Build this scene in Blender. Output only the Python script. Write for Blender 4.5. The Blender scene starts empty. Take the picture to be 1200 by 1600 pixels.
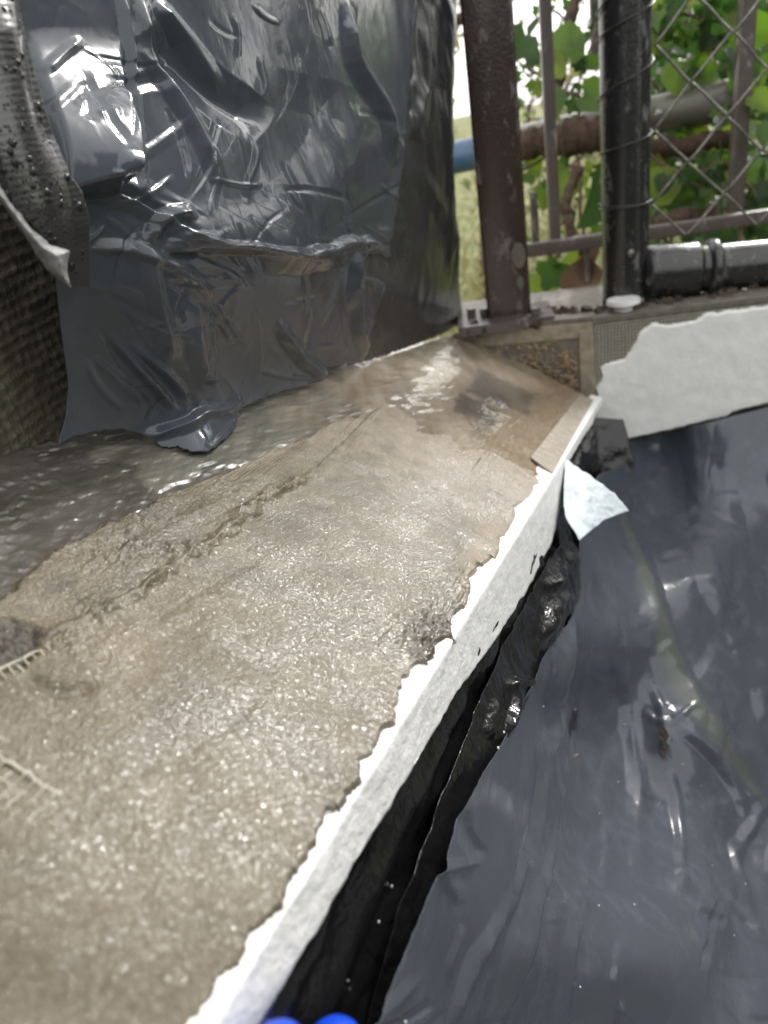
import bpy, math, random
import numpy as np
from mathutils import Vector, Matrix
random.seed(7); rng = np.random.RandomState(7)
scene = bpy.context.scene
# ---------------------------------------------------------------- camera
FPX = 1150.0                                   # focal length in photo pixels (1200 x 1600)
def unit(a): a = np.asarray(a, float); return a / np.linalg.norm(a)
UPc = -unit([380/FPX, -2200/FPX, -1.0]); FW = np.array([0, 0, -1.0])
Yc = unit(FW - UPc*(FW @ UPc)); Xc = np.cross(Yc, UPc)
ROT = np.array([Xc, Yc, UPc])                  # camera axes -> world axes
CAM = np.array([0.0, 0.0, 1.25])
cam_data = bpy.data.cameras.new('camera'); cam = bpy.data.objects.new('camera', cam_data)
scene.collection.objects.link(cam); scene.camera = cam
M = Matrix.Identity(4)
for i in range(3):
    for j in range(3): M[i][j] = ROT[i, j]
    M[i][3] = CAM[i]
cam.matrix_world = M
cam_data.sensor_fit = 'AUTO'; cam_data.sensor_width = 36; cam_data.lens = FPX/1600*36
cam_data.clip_start = 0.005; cam_data.clip_end = 500
cam_data.dof.use_dof = True; cam_data.dof.focus_distance = 0.33; cam_data.dof.aperture_fstop = 11
# ---------------------------------------------------------------- sky, sun, exposure
SUN_EL, SUN_AZ = math.radians(32), math.radians(39)     # azimuth from +Y towards +X
world = bpy.data.worlds.new("World"); scene.world = world; world.use_nodes = True
wn = world.node_tree; wn.nodes.clear()
wo = wn.nodes.new('ShaderNodeOutputWorld'); bg = wn.nodes.new('ShaderNodeBackground')
sky = wn.nodes.new('ShaderNodeTexSky'); sky.sky_type = 'NISHITA'; sky.sun_disc = False
sky.sun_elevation = SUN_EL; sky.sun_rotation = SUN_AZ; sky.air_density = 1.0; sky.dust_density = 3.0; sky.ozone_density = 1.0
hs = wn.nodes.new('ShaderNodeHueSaturation'); hs.inputs['Saturation'].default_value = 0.25
wn.links.new(sky.outputs[0], hs.inputs['Color']); cloud = wn.nodes.new('ShaderNodeMix'); cloud.data_type = 'RGBA'; cloud.inputs[0].default_value = .8     # closed white cloud cover
cloud.inputs[7].default_value = (7.0, 6.95, 6.75, 1)
wn.links.new(hs.outputs[0], cloud.inputs[6]); wn.links.new(cloud.outputs[2], bg.inputs[0]); wn.links.new(bg.outputs[0], wo.inputs[0])
bg.inputs[1].default_value = 0.15
sd = bpy.data.lights.new('sun', 'SUN'); sd.energy = 1.5; sd.angle = math.radians(10); sd.color = (1.0, 0.97, 0.93)
sun = bpy.data.objects.new('sun', sd); scene.collection.objects.link(sun)
sdir = Vector((math.sin(SUN_AZ)*math.cos(SUN_EL), math.cos(SUN_AZ)*math.cos(SUN_EL), math.sin(SUN_EL)))
sun.rotation_euler = sdir.to_track_quat('Z', 'Y').to_euler()
scene.view_settings.view_transform = 'Standard'; scene.view_settings.look = 'None'
scene.view_settings.gamma = 1.0; scene.view_settings.exposure = 0.9
scene.view_settings.use_curve_mapping = False
# ---------------------------------------------------------------- geometry helpers
def ray(u, v):
    u = np.asarray(u, float); v = np.asarray(v, float)
    c = np.stack([(u-600)/FPX, -(v-800)/FPX, -np.ones_like(u)], -1)
    return c @ ROT.T
def W(u, v, d): return CAM + ray(u, v)*np.asarray(d, float)[..., None] if np.ndim(d) else CAM + ray(u, v)*d
def ledge_iz(u, v): return -.26 - .0021*u + .0053*v
def L(u, v): return W(u, v, 1/ledge_iz(np.asarray(u, float), np.asarray(v, float)))
def on_plane(u, v, P, N):
    r = ray(u, v); return CAM + r*(((P-CAM) @ N)/(r @ N))[..., None] if np.ndim(u) else CAM + r*(((P-CAM) @ N)/(r @ N))
def zdepth(p): return (np.asarray(p)-CAM) @ (-ROT[:, 2])*1.0
UP = np.array([0, 0, 1.0])
E1 = unit(L(848, 758)-L(308, 1600)); NL = unit(np.cross(E1, L(0, 695)-L(308, 1600))); NL = NL*np.sign(NL[2])
E2 = np.cross(NL, E1)                           # across the ledge
if E2[0] > 0: E2 = -E2                          # towards the netted wall
NF = unit(np.cross(E1, UP)); NF = NF*np.sign(NF[0])     # outward normal of the outer face
TC = W(925, 505, 1/ledge_iz(922, 620))          # top corner of the far wall
ZT = TC[2]
def lvl(u, v, z=None):
    r = ray(u, v); return CAM + r*((ZT if z is None else z)-CAM[2])/r[2]
FD = unit(lvl(1200, 470)-TC)                    # direction of the far wall
NW = unit(np.cross(FD, UP)); NW = NW*(-np.sign(NW[1]))  # faces the camera

_p = np.random.RandomState(3).permutation(512); _p = np.concatenate([_p, _p, _p])
_g = np.random.RandomState(4).normal(size=(512, 3)); _g /= np.linalg.norm(_g, axis=1)[:, None]
def perlin(P, seed=0):
    P = np.asarray(P, float) + seed*17.31; i = np.floor(P).astype(int); fr = P-i; i &= 511
    w = fr*fr*fr*(fr*(fr*6-15)+10); out = 0
    for dx in (0, 1):
        for dy in (0, 1):
            for dz in (0, 1):
                h = _p[(_p[(_p[(i[..., 0]+dx) & 511]+i[..., 1]+dy) & 511]+i[..., 2]+dz) & 511]
                g = _g[h]; d = fr-np.array([dx, dy, dz])
                wt = (w[..., 0] if dx else 1-w[..., 0])*(w[..., 1] if dy else 1-w[..., 1])*(w[..., 2] if dz else 1-w[..., 2])
                out = out + wt*(g*d).sum(-1)
    return out*1.5
def fbm(P, oct=4, seed=0, ridged=False, gain=.5):
    s = 0; a = 1; P = np.asarray(P, float)
    for k in range(oct):
        n = perlin(P*2**k, seed+k); s = s + a*((1-2*np.abs(n)) if ridged else n); a *= gain
    return s
def sstep(a, b, x): t = np.clip((x-a)/(b-a), 0, 1); return t*t*(3-2*t)
def resample(pts, n, smooth=False):
    pts = np.asarray(pts, float); d = np.r_[0, np.cumsum(np.linalg.norm(np.diff(pts, axis=0), axis=1))]
    t = np.linspace(0, d[-1], n)
    return np.stack([np.interp(t, d, pts[:, k]) for k in range(pts.shape[1])], 1)
def wob(c, amp, freq, seed):
    """ragged outline: noise added to a resampled 2-D curve, ends kept"""
    n = len(c); t = np.linspace(0, 1, n); P = np.stack([t*freq, t*0, t*0], 1)
    k = np.minimum(1, np.minimum(t, 1-t)*12)[:, None]
    return c + k*amp*np.stack([fbm(P, 4, seed, gain=.65), fbm(P, 4, seed+9, gain=.65)], 1)
def gsm(c, w):
    """smoothed outline, ends kept"""
    n = len(c); x = np.arange(-3*w, 3*w+1); k = np.exp(-.5*(x/w)**2); k /= k.sum(); base = np.linspace(0, 1, n)[:, None]*(c[-1]-c[0])+c[0]
    r = c-base; r = np.concatenate([-r[1:3*w+1][::-1], r, -r[-3*w-1:-1][::-1]])
    return base+np.stack([np.convolve(r[:, i], k, 'valid') for i in range(2)], 1)
def coons(top, bottom, left, right, nu, nv, ragged=(0, 0, 0, 0), rf=60, seed=1, sm=0, dec=.05, dtop=None):
    """grid (nv, nu, 2) spanned by four outlines; left/right run top to bottom. Fine raggedness dies out inwards."""
    c = [resample(top, nu), resample(bottom, nu), resample(left, nv), resample(right, nv)]
    b = [gsm(a, sm) if sm and len(a) > 6*sm+2 else a for a in c]
    c = [wob(a, r, rf, seed+7*i) if r else a for i, (a, r) in enumerate(zip(c, ragged))]
    res = [x-y for x, y in zip(c, b)]
    T, B, Lf, R = b
    s = np.linspace(0, 1, nu)[None, :, None]; t = np.linspace(0, 1, nv)[:, None, None]
    G = ((1-t)*T[None]+t*B[None]+(1-s)*Lf[:, None]+s*R[:, None]
         - (1-s)*(1-t)*T[0]-s*(1-t)*T[-1]-(1-s)*t*B[0]-s*t*B[-1])
    return (G+res[0][None]*np.exp(-t/(dtop or dec))*(1-t)+res[1][None]*np.exp(-(1-t)/dec)*t
            +res[2][:, None]*np.exp(-s/dec)*(1-s)*(np.clip(t*10, 0, 1) if sm >= 30 else 1)+res[3][:, None]*np.exp(-(1-s)/dec)*s)
def rbf(ctrl):
    """smooth surface: inverse depth through control points (u, v, depth)"""
    c = np.array(ctrl, float); xy = c[:, :2]/400; z = 1/c[:, 2]
    def k(r): return r*r*np.log(r+1e-9)
    A = k(np.linalg.norm(xy[:, None]-xy[None], axis=-1)); n = len(c)
    Pm = np.c_[np.ones(n), xy]; K = np.block([[A+1e-4*np.eye(n), Pm], [Pm.T, np.zeros((3, 3))]])
    s = np.linalg.solve(K, np.r_[z, 0, 0, 0])
    def f(u, v):
        q = np.stack([u, v], -1)/400; o = s[n]+s[n+1]*q[..., 0]+s[n+2]*q[..., 1]
        for i in range(n): o = o+s[i]*k(np.linalg.norm(q-xy[i], axis=-1))
        return 1/np.maximum(o, .3)
    return f
def seg_dist(U, V, pts):
    """distance and side to a polyline, in photo units"""
    p = np.asarray(pts, float)
    if len(p) > 2:
        q = np.concatenate([[2*p[0]-p[1]], p, [2*p[-1]-p[-2]]]); o = []
        for i in range(1, len(q)-2):
            for t in (0, .25, .5, .75): o.append(.5*(2*q[i]+(q[i+1]-q[i-1])*t+(2*q[i-1]-5*q[i]+4*q[i+1]-q[i+2])*t*t+(3*q[i]-3*q[i+1]+q[i+2]-q[i-1])*t**3))
        pts = o+[p[-1]]
    best = np.full(U.shape, 1e9); side = np.zeros(U.shape); par = np.zeros(U.shape)
    for i in range(len(pts)-1):
        a = np.array(pts[i], float); b = np.array(pts[i+1], float); ab = b-a; l2 = ab @ ab
        t = np.clip(((U-a[0])*ab[0]+(V-a[1])*ab[1])/l2, 0, 1)
        dx = U-a[0]-t*ab[0]; dy = V-a[1]-t*ab[1]; d = np.hypot(dx, dy); m = d < best
        best = np.where(m, d, best); side = np.where(m, np.sign(ab[0]*dy-ab[1]*dx), side); par = np.where(m, (i+t)/(len(pts)-1), par)
    return best, side, par
def crease(U, V, pts, width, amp, skew=0.0, round_=.15):
    """a fold: tent-shaped ridge fading out at both ends"""
    d, s, par = seg_dist(U, V, pts); w = width*(1+skew*s)
    fade = np.clip(np.minimum(par, 1-par)*5, 0, 1)
    x = d/w; return amp*fade*np.maximum(0, (1+round_)-np.sqrt(x*x+round_*round_))/(1)
def normals(G):
    du = np.gradient(G, axis=1); dv = np.gradient(G, axis=0); n = np.cross(du, dv)
    n /= np.linalg.norm(n, axis=-1)[..., None]+1e-12
    return n*np.sign(((CAM-G)*n).sum(-1))[..., None]
def link(o, parent=None):
    scene.collection.objects.link(o)
    if parent is not None: o.parent = parent
    return o
def origin_of(parent): return np.array(parent['_o']) if parent is not None and '_o' in parent else np.zeros(3)
def mesh_obj(name, V, F, mat, parent=None, smooth=True, attrs=None, origin=None, base=None):
    V = np.asarray(V, float).reshape(-1, 3)
    org = base if base is not None else (origin if origin is not None else (ORG.get(parent.name, np.zeros(3)) if parent is not None else np.zeros(3)))
    me = bpy.data.meshes.new(name); me.from_pydata((V-org).tolist(), [], [tuple(int(i) for i in f) for f in F] if not isinstance(F, np.ndarray) else F.tolist())
    if smooth: me.polygons.foreach_set('use_smooth', [True]*len(me.polygons))
    if attrs:
        for k, a in attrs.items():
            at = me.attributes.new(k, 'FLOAT', 'POINT'); at.data.foreach_set('value', np.asarray(a, float).ravel())
    me.update(); o = bpy.data.objects.new(name, me)
    if mat is not None: me.materials.append(mat)
    link(o, parent)
    if parent is None: o.location = org; ORG[o.name] = org
    return o
ORG = {}
def grid_faces(nv, nu):
    i = np.arange(nv-1)[:, None]*nu+np.arange(nu-1)[None]; i = i.ravel()
    return np.stack([i, i+1, i+nu+1, i+nu], 1)
def grid_obj(name, G, mat, parent=None, attrs=None, solid=0, base=None):
    nv, nu = G.shape[:2]
    F = grid_faces(nv, nu)
    n = np.cross(G[nv//2, nu//2+1]-G[nv//2, nu//2], G[nv//2+1, nu//2]-G[nv//2, nu//2])
    if n @ (CAM-G[nv//2, nu//2]) < 0: F = F[:, ::-1]
    o = mesh_obj(name, G, F, mat, parent, True, attrs, base=base)
    if solid:
        m = o.modifiers.new('thickness', 'SOLIDIFY'); m.thickness = solid; m.offset = -1
    return o
def thing(name, label, cat, loc, group=None):
    o = bpy.data.objects.new(name, None); link(o); o.location = loc; o.empty_display_size = .02
    ORG[o.name] = np.array(loc, float); o['label'] = label; o['category'] = cat
    if group: o['group'] = group
    return o
def tag(o, label=None, cat=None, group=None, kind=None):
    for k, v in (('label', label), ('category', cat), ('group', group), ('kind', kind)):
        if v: o[k] = v
    return o
class MB:
    """collects shapes for one mesh object"""
    def __init__(s): s.V = []; s.F = []; s.n = 0
    def add(s, V, F): V = np.asarray(V, float).reshape(-1, 3); s.V.append(V); s.F += [tuple(i+s.n for i in f) for f in F]; s.n += len(V); return s
    def box(s, c, ax, ay, az, bev=0):
        """box at centre c with half-axis vectors"""
        c, ax, ay, az = [np.asarray(q, float) for q in (c, ax, ay, az)]
        if not bev:
            V = [c+i*ax+j*ay+k*az for i in (-1, 1) for j in (-1, 1) for k in (-1, 1)]
            return s.add(V, [(0, 1, 3, 2), (4, 6, 7, 5), (0, 4, 5, 1), (2, 3, 7, 6), (0, 2, 6, 4), (1, 5, 7, 3)])
        lx, ly = np.linalg.norm(ax), np.linalg.norm(ay); b = bev
        pr = []
        for sx, sy in ((1, 1), (-1, 1), (-1, -1), (1, -1)):
            for k in range(4):
                a = math.pi/2*((0 if sx*sy > 0 else 0))
                t = {(1, 1): 0, (-1, 1): 90, (-1, -1): 180, (1, -1): 270}[(sx, sy)]+k*30
                pr.append((sx*(lx-b)+b*math.cos(math.radians(t)), sy*(ly-b)+b*math.sin(math.radians(t))))
        ux, uy = ax/lx, ay/ly; n = len(pr)
        V = [c+p[0]*ux+p[1]*uy-az for p in pr]+[c+p[0]*ux+p[1]*uy+az for p in pr]
        return s.add(V, [(i, (i+1) % n, (i+1) % n+n, i+n) for i in range(n)]+[tuple(range(n))[::-1], tuple(range(n, 2*n))])
    def tube(s, path, r, n=10, noise=0, cap=True):
        P = np.asarray(path, float); m = len(P); r = np.broadcast_to(np.asarray(r, float), (m,))
        T = np.gradient(P, axis=0); T /= np.linalg.norm(T, axis=1)[:, None]+1e-12
        ref = np.array([0.31, .17, .93]); ref = ref if abs(T[0] @ ref) < .9 else np.array([1, 0, 0.])
        x = unit(np.cross(T[0], ref)); V = []
        for i in range(m):
            x = unit(x-T[i]*(x @ T[i])); y = np.cross(T[i], x)
            for k in range(n):
                a = 2*math.pi*k/n; V.append(P[i]+r[i]*(math.cos(a)*x+math.sin(a)*y))
        F = [(i*n+k, i*n+(k+1) % n, (i+1)*n+(k+1) % n, (i+1)*n+k) for i in range(m-1) for k in range(n)]
        if cap: F += [tuple(range(n))[::-1], tuple(range((m-1)*n, m*n))]
        return s.add(V, F)
    def build(s, name, mat, parent=None, smooth=True, base=None):
        return mesh_obj(name, np.concatenate(s.V), s.F, mat, parent, smooth, base=base)
def flat(o, ang=35):
    me = o.data
    try: me.set_sharp_from_angle(angle=math.radians(ang))
    except Exception: pass
    return o
# ---------------------------------------------------------------- materials
class NT:
    def __init__(s, name):
        s.m = bpy.data.materials.new(name); s.m.use_nodes = True; s.t = s.m.node_tree; s.t.nodes.clear()
        s.out = s.t.nodes.new('ShaderNodeOutputMaterial'); s.b = s.t.nodes.new('ShaderNodeBsdfPrincipled')
        s.t.links.new(s.b.outputs[0], s.out.inputs[0]); s.co = s.t.nodes.new('ShaderNodeTexCoord').outputs['Object']
    def n(s, t, **k):
        o = s.t.nodes.new(t)
        for a, v in k.items(): setattr(o, a, v)
        return o
    def l(s, a, b): s.t.links.new(a, b)
    def inp(s, sock, v):
        if hasattr(v, 'links') or isinstance(v, bpy.types.NodeSocket): s.l(v, sock)
        else: sock.default_value = v
    def noise(s, scale, detail=3, rough=.5, stretch=None, dist=0):
        o = s.n('ShaderNodeTexNoise'); o.inputs['Scale'].default_value = scale; o.inputs['Detail'].default_value = detail
        o.inputs['Roughness'].default_value = rough; o.inputs['Distortion'].default_value = dist
        if stretch:
            mp = s.n('ShaderNodeMapping'); mp.inputs['Scale'].default_value = stretch[:3]
            if len(stretch) > 3: mp.inputs['Rotation'].default_value = stretch[3:]
            s.l(s.co, mp.inputs[0]); s.l(mp.outputs[0], o.inputs['Vector'])
        else: s.l(s.co, o.inputs['Vector'])
        return o.outputs['Fac']
    def voro(s, scale, feature='F1'):
        o = s.n('ShaderNodeTexVoronoi', feature=feature); o.inputs['Scale'].default_value = scale; s.l(s.co, o.inputs['Vector'])
        return o.outputs['Distance']
    def ramp(s, fac, stops):
        o = s.n('ShaderNodeValToRGB'); e = o.color_ramp.elements
        while len(e) < len(stops): e.new(.5)
        for q, (p, c) in zip(e, stops): q.position = p; q.color = (*(c if hasattr(c, '__len__') else (c, c, c)), 1)
        s.l(fac, o.inputs[0]); return o.outputs[0]
    def mix(s, fac, a, b):
        o = s.n('ShaderNodeMix', data_type='RGBA'); s.inp(o.inputs[0], fac)
        for q, v in ((o.inputs[6], a), (o.inputs[7], b)):
            if isinstance(v, bpy.types.NodeSocket): s.l(v, q)
            else: q.default_value = (*v, 1)
        return o.outputs[2]
    def math(s, op, a, b=0.0, c=0.0):
        o = s.n('ShaderNodeMath', operation=op)
        for q, v in zip(o.inputs, (a, b, c)): s.inp(q, v)
        return o.outputs[0]
    def attr(s, name):
        o = s.n('ShaderNodeAttribute'); o.attribute_name = name; return o.outputs['Fac']
    def bump(s, h, dist, strength=1.0, prev=None):
        o = s.n('ShaderNodeBump'); o.inputs['Distance'].default_value = dist; s.inp(o.inputs['Strength'], strength); s.l(h, o.inputs['Height'])
        if prev is not None: s.l(prev, o.inputs['Normal'])
        return o.outputs[0]
    def set(s, **k):
        nm = dict(color='Base Color', rough='Roughness', metal='Metallic', coat='Coat Weight', coatr='Coat Roughness', ior='IOR', spec='Specular IOR Level', normal='Normal', coatn='Coat Normal', trans='Transmission Weight', sheen='Sheen Weight')
        for a, v in k.items():
            q = s.b.inputs[nm[a]]
            if isinstance(v, bpy.types.NodeSocket): s.l(v, q)
            elif a == 'color': q.default_value = (*v, 1)
            else: q.default_value = v
        return s.m

def mat_mortar():
    s = NT('wet mortar')
    c = s.ramp(s.noise(28, 4, .6), [(.3, (.074, .057, .032)), (.52, (.120, .096, .056)), (.75, (.170, .139, .085))])
    c = s.mix(s.math('MULTIPLY', s.ramp(s.noise(700, 2), [(.5, 0.), (.8, 1.)]), .35), c, (.10, .085, .06))
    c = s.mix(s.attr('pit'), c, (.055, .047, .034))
    c = s.mix(s.attr('pale'), c, (.30, .235, .15)); c = s.mix(s.attr('thin'), c, (.25, .20, .14))
    grit = s.ramp(s.noise(1300, 1), [(.70, 0.), (.74, 1.)]); c = s.mix(s.math('MULTIPLY', grit, .6), c, (.42, .36, .26))
    n1 = s.noise(600, 2, .5, dist=1.0); n2 = s.noise(1500, 2, .5); n3 = s.noise(110, 3, .6)
    wet = s.math('MULTIPLY', s.ramp(s.noise(22, 5, .7), [(.36, .25), (.54, 1.)]), s.attr('wet'))
    b = s.bump(n3, .0005, 1.0); b = s.bump(n1, .00050, 1.0, b); b = s.bump(n2, .00012, 1.0, b)
    bc = s.bump(n3, .0002, 1.0); bc = s.bump(n1, .0015, 1.0, bc)
    s.b.inputs['Coat IOR'].default_value = 1.75
    return s.set(color=c, rough=s.math('SUBTRACT', .62, s.math('MULTIPLY', wet, .2)), normal=b, coat=s.math('MULTIPLY', wet, s.math('SUBTRACT', 1.0, s.math('MULTIPLY', s.attr('pale'), .6))), coatr=.045, coatn=bc)
def mat_base():
    s = NT('base coat')
    streak = s.noise(60, 4, .6, (1, .14, 1, 0, 0, math.radians(-35)))
    c = s.ramp(s.noise(45, 4), [(.35, (.06, .055, .045)), (.7, (.11, .10, .085))])
    skim = s.ramp(streak, [(.3, (.11, .105, .085)), (.7, (.20, .19, .155))])
    tan = s.ramp(streak, [(.25, (.17, .12, .075)), (.5, (.30, .235, .165)), (.72, (.42, .36, .28))])
    c = s.mix(s.attr('skim'), c, skim); c = s.mix(s.attr('tan'), c, tan); c = s.mix(s.math('MULTIPLY', s.attr('brown'), .85), c, (.105, .085, .075)); c = s.mix(s.attr('sandy'), c, s.ramp(s.noise(170, 4, .7), [(.3, (.20, .14, .085)), (.7, (.42, .32, .21))]))
    h = s.noise(140, 3, .5, (1, .35, 1, 0, 0, math.radians(-35)))
    k = s.math('SUBTRACT', 1.0, s.math('MULTIPLY', s.attr('tan'), .75)); b = s.bump(h, .0007, k); b = s.bump(streak, .0006, 1., b)
    return s.set(color=c, rough=.30, normal=b, coat=s.math('ADD', .45, s.math('MULTIPLY', s.attr('tan'), .55)), coatr=.05, coatn=s.bump(h, .0006, k))
def mat_plaster():
    s = NT('white plaster')
    c = s.ramp(s.noise(60, 4), [(.3, (.83, .83, .82)), (.7, (.90, .90, .89))])
    c = s.mix(s.ramp(s.noise(240, 3), [(.72, 0.), (.80, .5)]), c, (.48, .45, .38))
    b = s.bump(s.noise(480, 2, .5), .0004, 1.0); b = s.bump(s.noise(1200, 2), .0002, .8, b)
    return s.set(color=c, rough=.45, normal=b, spec=.5)
def mat_film(name, col, rough=.12, bumpd=.0006, spec=.5, scl=60, dust=.25):
    s = NT(name)
    n = s.noise(scl, 2, .5, dist=1.2)
    c = s.mix(s.math('MULTIPLY', s.ramp(s.noise(35, 5, .7), [(.5, 0.), (.75, 1.)]), dust), col, tuple(min(1, q*2.0+.03) for q in col))
    c = s.mix(s.attr('olive_stripe'), c, (.13, .14, .075)); c = s.mix(s.attr('dark'), c, (.012, .012, .014))
    r = s.math('ADD', rough, s.math('MULTIPLY', s.ramp(s.noise(20, 4, .7), [(.45, 0.), (.8, 1.)]), .18))
    b = s.bump(n, bumpd, 1.0); b = s.bump(s.noise(scl*7, 2), bumpd*.1, .6, b)
    return s.set(color=c, rough=r, normal=b, spec=spec)
def mat_simple(name, stops, scale=60, rough=.5, bscale=300, bd=.0005, coat=0, metal=0, detail=4, stretch=None):
    s = NT(name); c = s.ramp(s.noise(scale, detail, .6, stretch), stops)
    return s.set(color=c, rough=rough, normal=s.bump(s.noise(bscale, 3, .6), bd, 1.), coat=coat, coatr=.1, metal=metal)
def mat_paint(name, base, under, amt=.62, rough=.3, scale=70, coat=.4):
    """chipped paint: base coat with worn spots of another colour"""
    s = NT(name); m = s.ramp(s.noise(scale, 6, .75, (1, 1, .45)), [(amt, 0.), (amt+.10, 1.)])
    c = s.mix(s.noise(25, 3), base, tuple(q*1.5+.01 for q in base)); c = s.mix(m, c, under)
    b = s.bump(m, .0004, -1.0); b = s.bump(s.noise(260, 3), .0005, 1., b)
    return s.set(color=c, rough=s.math('ADD', rough, s.math('MULTIPLY', m, .35)), normal=b, coat=coat, coatr=.12)
def mat_leaf(name, c0, c1, vein):
    s = NT(name); oi = s.n('ShaderNodeObjectInfo')
    c = s.mix(oi.outputs['Random'], c0, c1)
    c = s.mix(s.math('MULTIPLY', s.ramp(s.voro(160, 'DISTANCE_TO_EDGE'), [(0., 1.), (.09, 0.)]), .45), c, vein)
    s.set(color=c, rough=.38, coat=.25, coatr=.15, normal=s.bump(s.noise(140, 2), .0015, 1.))
    tr = s.n('ShaderNodeBsdfTranslucent'); lc = s.n('ShaderNodeHueSaturation'); lc.inputs['Value'].default_value = 2.2; lc.inputs['Saturation'].default_value = 1.15
    s.l(c, lc.inputs['Color']); s.l(lc.outputs[0], tr.inputs[0])
    mx = s.n('ShaderNodeMixShader'); mx.inputs[0].default_value = .36; s.l(s.b.outputs[0], mx.inputs[1]); s.l(tr.outputs[0], mx.inputs[2]); s.l(mx.outputs[0], s.out.inputs[0])
    return s.m
M_MORTAR = mat_mortar(); M_BASE = mat_base(); M_PLASTER = mat_plaster()
M_GREY = mat_film('grey plastic film', (.064, .073, .090), .11, .00020, spec=.42)
M_GREY2 = mat_film('grey plastic film lower', (.074, .084, .103), .14, .0003, dust=.3, spec=.45)
M_DARKP = mat_film('film with shade in colour', (.030, .032, .036), .2, .0001, spec=.4)
M_BLACK = mat_film('black plastic film', (.010, .010, .011), .09, .0008, spec=.55, scl=150, dust=.05)
def mat_flap():
    s = NT('wet black film'); w = s.n('ShaderNodeTexWave'); w.bands_direction = 'Z'; w.inputs['Scale'].default_value = 170; w.inputs['Distortion'].default_value = 1.5; w.inputs['Detail Scale'].default_value = 2
    s.l(s.co, w.inputs['Vector']); b = s.bump(w.outputs['Fac'], .00004, 1.); b = s.bump(s.noise(1100, 2), .00014, .8, b)
    return s.set(color=s.ramp(s.noise(70, 3), [(.3, (.022, .021, .023)), (.7, (.045, .043, .046))]), rough=.27, spec=1.0, normal=b, coat=.4, coatr=.15)
M_FLAP = mat_flap()
M_LINING = mat_simple('pale film lining', [(.3, (.16, .16, .16)), (.7, (.27, .27, .265))], 300, .45, 500, .0004)
M_DROP = NT('water').set(color=(.02, .02, .022), rough=.02, ior=1.4)
M_NET = mat_simple('netted mortar', [(.3, (.075, .066, .047)), (.7, (.14, .125, .092))], 180, .42, 900, .0005, .25)
M_GREYM = mat_simple('grey render', [(.3, (.11, .10, .082)), (.7, (.21, .19, .16))], 90, .6, 500, .0008, .2)
M_TAN = mat_simple('sandy strip', [(.3, (.24, .20, .15)), (.7, (.42, .36, .28))], 110, .5, 600, .0006, .4)
M_ROUGH = mat_simple('rough aggregate', [(.3, (.13, .085, .05)), (.5, (.30, .21, .125)), (.72, (.55, .42, .27))], 190, .5, 500, .002, .5)
M_SLATE = mat_simple('wet slate', [(.3, (.12, .11, .105)), (.7, (.20, .18, .165))], 50, .22, 200, .0004, .7)
M_MESH = mat_simple('fibreglass mesh', [(.3, (.34, .30, .22)), (.7, (.62, .58, .50))], 200, .45, 900, .0002)
M_MESHG = mat_simple('grey mesh', [(.3, (.42, .40, .35)), (.7, (.56, .53, .47))], 200, .5, 900, .0002)
M_CLOTH = mat_simple('pale fleece', [(.3, (.50, .56, .60)), (.7, (.60, .66, .70))], 120, .6, 1500, .0002)
M_BROWN = mat_paint('brown painted steel', (.028, .016, .013), (.17, .145, .135), .56, .24, 45)
M_BPIPE = mat_paint('black painted pipe', (.013, .013, .014), (.17, .165, .165), .56, .26, 55)
M_WIRE = mat_simple('galvanised wire', [(.3, (.10, .095, .085)), (.7, (.26, .24, .22))], 160, .38, 700, .0003, .2, .5)
M_DWIRE = mat_simple('dark wire', [(.3, (.02, .02, .02)), (.7, (.07, .07, .07))], 160, .38, 700, .0003, .2, .3)
M_RAIL = mat_paint('weathered railing', (.07, .055, .05), (.25, .23, .22), .58, .35, 60)
M_PIPE = mat_simple('grey pipe', [(.3, (.085, .08, .065)), (.7, (.15, .145, .12))], 30, .3, 300, .0003, .2)
M_BLUEP = mat_simple('blue paint', [(.3, (.02, .06, .13)), (.7, (.05, .12, .22))], 30, .35, 300, .0003, .2)
M_BARK = mat_simple('mossy bark', [(.3, (.03, .018, .012)), (.6, (.09, .05, .032)), (.8, (.07, .075, .02))], 60, .8, 300, .004)
M_STEM = mat_simple('stem', [(.3, (.08, .045, .03)), (.7, (.16, .09, .06))], 100, .6, 300, .001)
M_LEAF = mat_leaf('ivy leaf', (.02, .07, .01), (.085, .16, .022), (.24, .30, .12))
M_LEAFY = mat_leaf('young leaf', (.11, .19, .02), (.19, .25, .04), (.35, .4, .16))
M_LEAFD = mat_leaf('old leaf', (.014, .042, .010), (.035, .085, .016), (.12, .16, .08))
M_DEAD = mat_simple('dead leaf', [(.3, (.12, .06, .035)), (.7, (.26, .16, .09))], 50, .6, 200, .001)
M_FARLEAF = mat_leaf('far leaf', (.06, .085, .03), (.20, .18, .09), (.3, .3, .2))
M_GRASS = mat_simple('grass', [(.3, (.09, .11, .03)), (.6, (.20, .20, .07)), (.8, (.24, .18, .10))], 4, .9, 20, .02)
M_YARD = mat_simple('muddy gravel', [(.3, (.06, .055, .05)), (.7, (.16, .15, .14))], 8, .6, 60, .004)
M_SOIL = mat_simple('soil', [(.3, (.04, .03, .02)), (.7, (.09, .07, .05))], 60, .8, 200, .004)
M_WHITE = mat_simple('white plastic', [(.3, (.7, .7, .7)), (.7, (.8, .8, .8))], 60, .3, 100, .0002)
M_GLOVE = mat_simple('blue glove', [(.3, (.004, .05, .55)), (.7, (.006, .07, .65))], 40, .35, 300, .0004, .2)
M_HEDGE = mat_simple('reflection hedge leaves', [(.3, (.015, .035, .01)), (.7, (.05, .09, .025))], 3, .7, 10, .01)
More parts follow.
